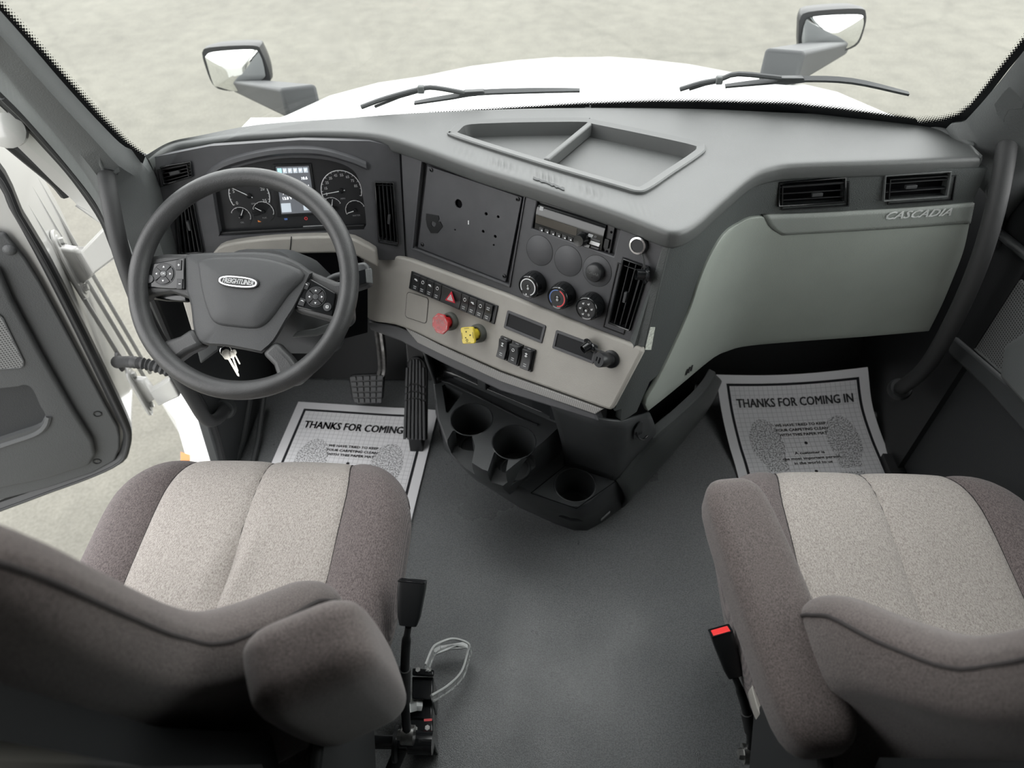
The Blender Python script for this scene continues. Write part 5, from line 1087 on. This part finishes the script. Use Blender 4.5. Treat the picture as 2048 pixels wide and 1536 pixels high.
mk('pedal_foot', ext([p0+V((-.02, -.01, -.05)), p0+V((.02, -.01, -.05)), p0+V((.02, .04, -.05)), p0+V((-.02, .04, -.05))], (0, .01, .055)), 'black', gp, bevel=.003)
BPf = Fr(oy(735, 780, 1.43), (1, 0, 0), (0, math.cos(R(55)), math.sin(R(55))))
bpd = thing('brake_pedal', 'square black rubber brake pedal on a worn metal arm', 'pedal', BPf.P(0, -.05, -.02))
mk('pedal_plate', ext([BPf.hit(x, y) for x, y in ((697, 755), (702, 750), (764, 747), (769, 754), (766, 795), (758, 808), (714, 810), (704, 800))], BPf.n*-.016), 'black', bpd, bevel=.004)
for i in range(5):
    for j_ in range(5):
        def bq_(s, t): 
            xl = 699+9*t; xr = 768-4*t; return BPf.hit(xl+(xr-xl)*s, 752+54*t+(-3+4*t)*s, 0)
        s0, t0_ = i/5+.02, j_/5+.02
        mk('tread_block', ext([bq_(s0, t0_), bq_(s0+.165, t0_), bq_(s0+.165, t0_+.15), bq_(s0, t0_+.15)], BPf.n*.004), 'pedal_rubber', bpd, bevel=.0008, seg=1)
ap = cr([BPf.hit(760, 752, -.008), BPf.hit(764, 735, .005), oy(762, 700, 1.46), oy(756, 655, 1.50), V((-.52, 1.56, .50))], 4)
mk('pedal_arm', loftp([[p+V((-.012, -.004, 0)), p+V((-.003, -.012, 0)), p+V((.003, -.006, 0)), p+V((.012, -.010, 0)), p+V((.012, .02, 0)), p+V((-.012, .02, 0))] for p in ap]), 'pedal_arm', bpd, ang=25)
# ================================================================== paper floor mats
def paper(fn, label, loc):
    t = thing('paper_mat', label, 'paper mat', loc, 'printed paper floor mats')
    NU, NV = 30, 40; rows = [[fn(MW*i/NU, MH*j_/NV) for i in range(NU+1)] for j_ in range(NV+1)]
    o = mk('sheet', grid(rows), 'paper_mat', t, ang=180, recalc=False); uvl = o.data.uv_layers.new(name='UVMap')
    for lp in o.data.loops:
        j_, i = divmod(lp.vertex_index, NU+1); uvl.data[lp.index].uv = (MW*i/NU, MH*j_/NV)
    def put(s_, v, sz, fit=None, bold=.02, shear=0): text('lettering', s_, lambda a, b: fn(MW/2+a, v-b)+V((0, 0, .0012)), 'black_ink', t, size=sz, fit=fit, bold=bold, shear=shear)
    put('THANKS FOR COMING IN', .094, .040, .355, .015)
    for s_, v, wd in (('WE HAVE TRIED TO KEEP', .169, .155), ('YOUR CARPETING CLEAN', .1855, .158), ('WITH THIS PAPER MAT', .202, .145), ('A customer is', .263, .088), ('the most important person', .281, .170), ('in the world to us', .297, .112), ('Your suggestions for', .362, .135), ('Improving our', .379, .088)): put(s_, v, .0125, wd, .018)
    for v in (.231, .328): mk('dot', ([fn(MW/2+.005*math.cos(2*math.pi*k/16), v+.005*math.sin(2*math.pi*k/16))+V((0, 0, .0012)) for k in range(16)], [tuple(range(16))]), 'black_ink', t, smooth=False, recalc=False)
    return t
A0 = oz(597, 804, .004); A1 = oz(876, 822, .004); mu = (A1-A0).normalized(); mv = V((mu.y, -mu.x, 0))
paper(lambda u, v: A0+mu*u+mv*v+V((0, 0, .002+.004*math.exp(-((u-.40)/.06)**2)*math.exp(-(v/.12)**2))), 'white printed paper mat on the floor under the pedals', A0+mu*.23+mv*.28)
TL, TR, BL, BR = oz(1432, 750, .11), oz(1735, 735, .14), oz(1475, 950, .006), oz(1785, 925, .006)
lc = cr([TL, TL.lerp(BL, .33)-V((0, 0, .022)), TL.lerp(BL, .68)-V((0, 0, .018)), BL, BL+V((0, -.26, 0))], 12); rc = cr([TR, TR.lerp(BR, .33)-V((0, 0, .03)), TR.lerp(BR, .68)-V((0, 0, .022)), BR, BR+V((0, -.26, 0))], 12)
lc = resample([tuple(p) for p in lc], 120); rc = resample([tuple(p) for p in rc], 120)
_L1 = sum((V(lc[i+1])-V(lc[i])).length for i in range(119))
def fn2(u, v):
    k = min(v/_L1*119, 118.999); i = int(k); t = k-i; a = V(lc[i]).lerp(V(lc[i+1]), t); b = V(rc[i]).lerp(V(rc[i+1]), t); s = u/MW
    p = a.lerp(b, s) + V((0, 0, -.016*math.sin(math.pi*s)*math.exp(-v/.14) + .002)); p.z = max(p.z, .003); return p
paper(fn2, 'creased printed paper mat in the dark passenger footwell', V((.77, 1.2, .0)))
# ================================================================== grab handles
def handle(pts, r, label):
    P = [ox(x, y, X) for x, y, X in pts]; t = thing('grab_handle', label, 'handle', P[-1], 'long grab handles beside the windscreen pillars')
    mk('bar', tube(cr(P, 5), r, 16), 'rubber', t)
    e = (P[-1]-P[-2]).normalized(); mk('mount', lathe(P[-1]-e*.012, e, [(.026, 0), (.030, .012), (.030, .020), (0, .020)], 20), 'pillar_dark', t)
    e = (P[0]-P[1]).normalized(); mk('mount', lathe(P[0]-e*.004, e, [(.020, 0), (.024, .008), (.024, .016), (0, .016)], 20), 'pillar_dark', t)
    return t
handle([(212, 345, -.885), (222, 410, -.865), (243, 505, -.86), (285, 620, -.86), (332, 708, -.862), (384, 795, -.87), (412, 838, -.885), (434, 838, -.905), (450, 818, -.925)], .0165, 'black grab handle by the left windscreen pillar, behind the wheel')
handle([(2034, 205, .90), (2026, 232, .893), (2014, 290, .885), (2006, 340, .882), (1990, 420, .882), (1962, 515, .885), (1925, 605, .888), (1880, 692, .892), (1845, 742, .90), (1800, 778, .93)], .0185, 'black grab handle by the right windscreen pillar, beside the glove box')
# ================================================================== seats
def sst(a, b, x):
    t = min(max((x-a)/(b-a), 0), 1); return t*t*(3-2*t)
def lerpk(tab, z):
    for (a, va), (b, vb) in zip(tab, tab[1:]):
        if a <= z <= b: return va+(vb-va)*(z-a)/(b-a)
    return tab[0][1] if z < tab[0][0] else tab[-1][1]
def seat(cx, inner, label, wrinkle):
    """inner = +1 when the aisle is on the +X side"""
    t = thing('truck_chair', label, 'chair', (cx, .5, 0), 'cloth air suspension seats')
    # cushion: cross profile (lateral fraction, height offset); seams at +-.615 and 0
    half = [(0, -.004), (.03, .001), (.07, .003), (.12, .004), (.17, .0045), (.22, .005), (.27, .005), (.32, .005), (.37, .0045), (.42, .004), (.48, .003), (.53, .002), (.575, .000), (.605, -.005), (.635, .001), (.7, .008), (.8, .011), (.88, .006), (.94, -.006), (.985, -.026), (1.01, -.055), (1.005, -.09), (.98, -.125)]
    prof = [(-a, b) for a, b in reversed(half[1:])] + half
    nR = len(half)-1; ys = [.27, .30, .34, .38, .42, .46, .5, .54, .58, .62, .66, .70, .74, .775, .80, .82, .838, .850, .858, .860, .856]
    zt = [.492, .495, .497, .498, .499, .5, .501, .503, .505, .508, .511, .513, .513, .510, .504, .495, .482, .464, .440, .405, .37]
    rows = []
    for k, (y, z) in enumerate(zip(ys, zt)):
        w_ = .304*(1-.10*sst(.70, .86, y)**2 - .13*(1-sst(.28, .58, y))); row = []
        for a, b in prof:
            zz = z + b*(1 if z > .43 else .35); X = cx + a*w_
            yy = y - .075*max(0, abs(a)-.55)**2*2.2*sst(.62, .86, y)
            if wrinkle:
                for (x0, y0, x1, y1, am, wd) in wrinkle:
                    d = V((x1-x0, y1-y0)); L = d.length; d.normalize(); q = V((X-x0, yy-y0)); s = q.dot(d); n = q.dot(V((-d.y, d.x)))
                    if -.02 < s < L+.02: zz += am*math.exp(-(n/wd)**2)*math.sin(math.pi*min(max((s+.02)/(L+.04), 0), 1))
            row.append(V((X, yy, zz)))
        rows.append(row)
    kS = [i for i, q in enumerate(half) if abs(q[0]-.605) < 1e-6][0]; iL, iC, iR_ = nR-kS, nR, nR+kS
    def fine(cols, name, mt):
        sub = [r[cols[0]:cols[1]+1] for r in rows]
        return mk(name, grid(sub), mt, t, sub=1, ang=80)
    fine((0, iL), 'side_bolster', 'cloth_dark'); fine((iL, iC), 'centre_panel', 'cloth_light'); fine((iC, iR_), 'centre_panel', 'cloth_light'); fine((iR_, len(prof)-1), 'side_bolster', 'cloth_dark')
    for i_ in (iL, iC, iR_): mk('seam', tube([r[i_]+V((0, 0, -.0015)) for r in rows], .0022 if i_ != iC else .0015, 6), 'cloth_seam', t)
    mk('cushion_pan', box(cx-.24, cx+.24, .27, .80, .36, .40), 'seat_shell', t, bevel=.02, seg=3)
    mk('suspension_base', loftp([[V((cx+sx*.17, y, 0)) for sx, y in ((-1, .25), (1, .25), (1, .75), (-1, .75))], [V((cx+sx*.17, y, .30)) for sx, y in ((-1, .27), (1, .27), (1, .73), (-1, .73))], [V((cx+sx*.22, y, .37)) for sx, y in ((-1, .27), (1, .27), (1, .80), (-1, .80))]]), 'seat_shell', t, bevel=.01)
    # backrest
    W = [(.50, .24), (.56, .262), (.62, .278), (.70, .288), (.76, .283), (.82, .268), (.88, .245), (.95, .226), (1.05, .218), (1.15, .212), (1.22, .195), (1.27, .16), (1.30, .11)]
    Yf = [(.50, .345), (.6, .365), (.7, .365), (.8, .335), (.9, .30), (1.0, .275), (1.1, .258), (1.2, .243), (1.27, .215), (1.30, .18)]
    Bz = [(.50, .03), (.58, .06), (.66, .092), (.72, .100), (.78, .088), (.85, .045), (.92, .015), (1.05, .012), (1.2, .008), (1.3, 0)]
    Th = [(.50, .12), (.7, .13), (.9, .12), (1.1, .11), (1.22, .09), (1.3, .04)]
    us = [-1.0, -.985, -.94, -.86, -.76, -.62, -.45, -.2, 0, .2, .45, .62, .76, .86, .94, .985, 1.0]
    R_ = []; edgeL, edgeR = [], []
    for k in range(27):
        z = .50+.80*k/26; w_, yf, bz, th = lerpk(W, z), lerpk(Yf, z), lerpk(Bz, z), lerpk(Th, z); ring_ = []
        for u in us:
            e = .03*max(0, (abs(u)-.86)/.14)**2; Y = yf + bz*sst(.5, .9, abs(u)) - e; ring_.append(V((cx+u*w_, Y, z)))
        for u in reversed(us[1:-1]):
            Y = yf - th + .05*abs(u)**3 + bz*.5*sst(.5, .95, abs(u)); ring_.append(V((cx+u*w_*.99, Y, z)))
        R_.append(ring_); edgeL.append(ring_[0]+V((.003, -.006, 0))); edgeR.append(ring_[16]+V((-.003, -.006, 0)))
    mk('backrest', loftp(R_), 'cloth_arm', t, sub=1, ang=80)
    for e in (edgeL, edgeR): mk('piping', tube(cr(e, 2), .0030, 8), 'cloth_seam', t)
    mk('back_shell', loftp([[V((cx+u*lerpk(W, z)*.8, lerpk(Yf, z)-lerpk(Th, z)+o, z)) for u, o in ((-1, .02), (1, .02), (1, -.015), (-1, -.015))] for z in (.52, .7, .9, 1.1, 1.2)]), 'seat_shell', t)
    return t
s1 = seat(-.588, 1, 'driver seat with wrinkled light cushion and armrest folded up', [(*oz(518, 1072, .5).xy, *oz(440, 1230, .5).xy, .011, .016), (*oz(490, 1080, .5).xy, *oz(412, 1230, .5).xy, -.009, .013), (*oz(440, 1098, .5).xy, *oz(392, 1200, .5).xy, .006, .012)])
s2 = seat(.618, -1, 'passenger seat with padded armrest folded down', None)
def rbox(name, secs, mt, par):
    """soft pad lofted through rounded sections (centre, right, up, half width, half height)"""
    P = []
    for c, ex, ey, w_, h_ in secs:
        P.append([V(c)+V(ex)*a*w_+V(ey)*b*h_ for a, b in rr2(2, 2, .55, 5)])
    return mk(name, loftp(P), mt, par, sub=1, ang=80)
def arm_secs(a, b, ex, wid, hei):
    a, b = V(a), V(b); d = (b-a).normalized(); ex = V(ex); ex = (ex-d*ex.dot(d)).normalized(); ey = d.cross(ex); L = (b-a).length
    return [(a+d*L*t, ex, ey, wid*k, hei*k) for t, k in ((0, .35), (.015, .62), (.06, .88), (.14, 1), (.5, 1.03), (.85, 1), (.94, .9), (.985, .66), (1, .4))]
rbox('armrest', arm_secs((.283, .672, .668), (.335, .262, .672), (1, 0, 0), .052, .044), 'cloth_arm', s2)
rbox('armrest', arm_secs((-.274, .325, .60), (-.256, .262, .955), (.90, .44, 0), .068, .048), 'cloth_arm', s1)
# black hip brackets and recliner lever on the aisle sides
mk('hip_bracket', ext([V((.335, y, z)) for y, z in ((.40, .40), (.40, .56), (.30, .66), (.20, .62), (.17, .30), (.26, .20))], (.02, 0, 0)), 'seat_shell', s2, bevel=.008, seg=3)
mk('recline_lever', ext([oz(x, y, .44) for x, y in ((1512, 1352), (1518, 1372), (1532, 1448), (1526, 1440), (1514, 1415), (1503, 1375))], (0, 0, -.03)), 'beige', s2, bevel=.003, label='pale grey recline lever')
mk('hip_bracket', ext([V((-.325, y, z)) for y, z in ((.40, .40), (.40, .56), (.30, .66), (.20, .62), (.17, .30), (.26, .20))], (.02, 0, 0)), 'seat_shell', s1, bevel=.008, seg=3)
# ------------------------------------------------------------------ seat belt buckles on stalks
def buckle(top, mid, path, label, red, wd):
    T_, M_2 = V(top), V(mid); d = (T_-M_2).normalized(); t = thing('seat_belt_buckle', label, 'buckle', path[-1], 'seat belt buckles on stalks')
    ex = V((1, 0, 0)); ex = (ex-d*ex.dot(d)).normalized(); ey = d.cross(ex); L = (T_-M_2).length
    def sec(s_, w_, h_): return [M_2+d*L*s_+ex*a*w_+ey*b*h_ for a, b in rr2(2, 2, .4, 4)]
    mk('housing', loftp([sec(0, wd*.62, .010), sec(.2, wd*.80, .0125), sec(.85, wd, .0145), sec(1.0, wd, .0145)]), 'black', t)
    f = Fr(T_, ex, ey, d)
    mk('top_frame', frame_rr(f, wd*2, .029, .0025, .003, -.001, .0012), 'gloss_black', t, smooth=False)
    if red: mk('release_button', fbox(f, -wd+.004, wd-.004, -.010, .009, -.002, .0015), 'red_button', t, bevel=.001, label='red release button')
    else: mk('tongue_slot', fbox(f, -wd+.004, wd-.004, -.004, .004, -.001, .0004), 'void', t, smooth=False)
    P = cr([M_2-d*.002] + [V(p) for p in path], 5)
    mk('stalk', tube(P, [.0085 if i > 3 else .006 for i in range(len(P))], 10), 'black', t)
    mk('sleeve', tube(P[len(P)//2-2:len(P)//2+3], .0115, 10), 'rubber', t)
    e = V(path[-1]); mk('anchor_bolt', join(lathe(e, (1, 0, 0), [(.018, -.012), (.018, .012), (0, .012)], 20), lathe(e-V((.012, 0, 0)), (-1, 0, 0), [(.011, 0), (.010, .008), (0, .008)], 6)), 'steel', t)
    return t
buckle(oz(825, 1162, .52), oz(817, 1250, .475), [oz(812, 1290, .42), oz(809, 1370, .32), oz(812, 1440, .24), oz(816, 1470, .20)], 'black buckle standing beside the driver seat', False, .024)
buckle(oz(1441, 1262, .46), oz(1468, 1350, .40), [oz(1484, 1390, .35), oz(1498, 1445, .28), oz(1502, 1480, .23), oz(1498, 1508, .20)], 'black buckle with red button beside the passenger seat', True, .019)
# ------------------------------------------------------------------ black seat bracket on the floor with torn clear wrap
br = thing('floor_bracket', 'black steel bracket bolted to the floor beside the driver seat', 'bracket', oz(846, 1440, 0))
def slab(px, z, th, mt='gloss_black', name='bracket_plate', bev=.003): return mk(name, ext([oz(x, y, z) for x, y in px], (0, 0, -th)), mt, br, bevel=bev)
slab([(825, 1335), (868, 1339), (867, 1352), (824, 1350)], .125, .008)
slab([(824, 1352), (867, 1353), (865, 1400), (824, 1398)], .110, .10)
slab([(822, 1402), (865, 1404), (864, 1440), (818, 1436)], .085, .08)
slab([(820, 1440), (866, 1438), (866, 1480), (818, 1476)], .12, .11)
mk('cross_rod', tube([oz(730, 1484, .14), oz(860, 1484, .14)], .013, 14), 'gloss_black', br)
mk('pivot_tube', tube([oz(818, 1484, .14), oz(866, 1486, .14)], .022, 16), 'gloss_black', br)
mk('pivot_disc', lathe(oz(793, 1488, .14), (1, 0, 0), [(.034, -.003), (.034, .003), (0, .003)], 24), 'black', br)
mk('strut', tube([oz(805, 1490, .13), oz(775, 1560, .06), oz(770, 1600, .0)], .014, 10), 'black', br)
for x, y, z in ((836, 1340, .125), (858, 1340, .125), (855, 1456, .12), (830, 1458, .12)): mk('bolt', lathe(oz(x, y, z), (0, 0, 1), [(.006, 0), (.0055, .003), (0, .003)], 6), 'steel', br)
mk('label_patch', ext([oz(x, y, .1205) for x, y in ((848, 1438), (864, 1437), (864, 1442), (848, 1443))], (0, 0, .0006)), 'red_ink', br, smooth=False)
cl = thing('plastic_wrap', 'crumpled strip of clear plastic wrap looped through the floor bracket', 'plastic wrap', oz(890, 1360, .0))
pth = cr([oz(x, y, z) for x, y, z in ((856, 1342, .13), (868, 1312, .10), (880, 1300, .075), (910, 1290, .06), (940, 1300, .05), (938, 1318, .04), (926, 1355, .035), (900, 1382, .045), (868, 1402, .09))], 6)
random.seed(3)
mk('film', grid([[p+V((random.uniform(-.003, .003), random.uniform(-.003, .003), 0)) for p in pth], [p+V((random.uniform(-.006, .006), -.012+random.uniform(-.004, .004), .026)) for p in pth], [p+V((random.uniform(-.004, .004), -.004, .045)) for p in pth]]), 'clear_film', cl, ang=20)
mk('film_edge', tube([p+V((0, -.004, .045)) for p in pth], .0026, 6), 'clear_edge', cl); mk('film_edge', tube(pth, .0022, 6), 'clear_edge', cl)
mk('film_flap', ext([oz(x, y, .05) for x, y in ((866, 1300), (880, 1293), (935, 1284), (942, 1296), (900, 1300), (872, 1310))], (0, 0, .004)), 'clear_edge', cl, smooth=False)
mk('film_scrap', grid([[oz(x+random.uniform(-3, 3), y+random.uniform(-3, 3), .09+random.uniform(-.01, .02)) for x in (790, 805, 820, 834, 846)] for y in (1382, 1398, 1410, 1424)]), 'clear_edge', cl, ang=10)
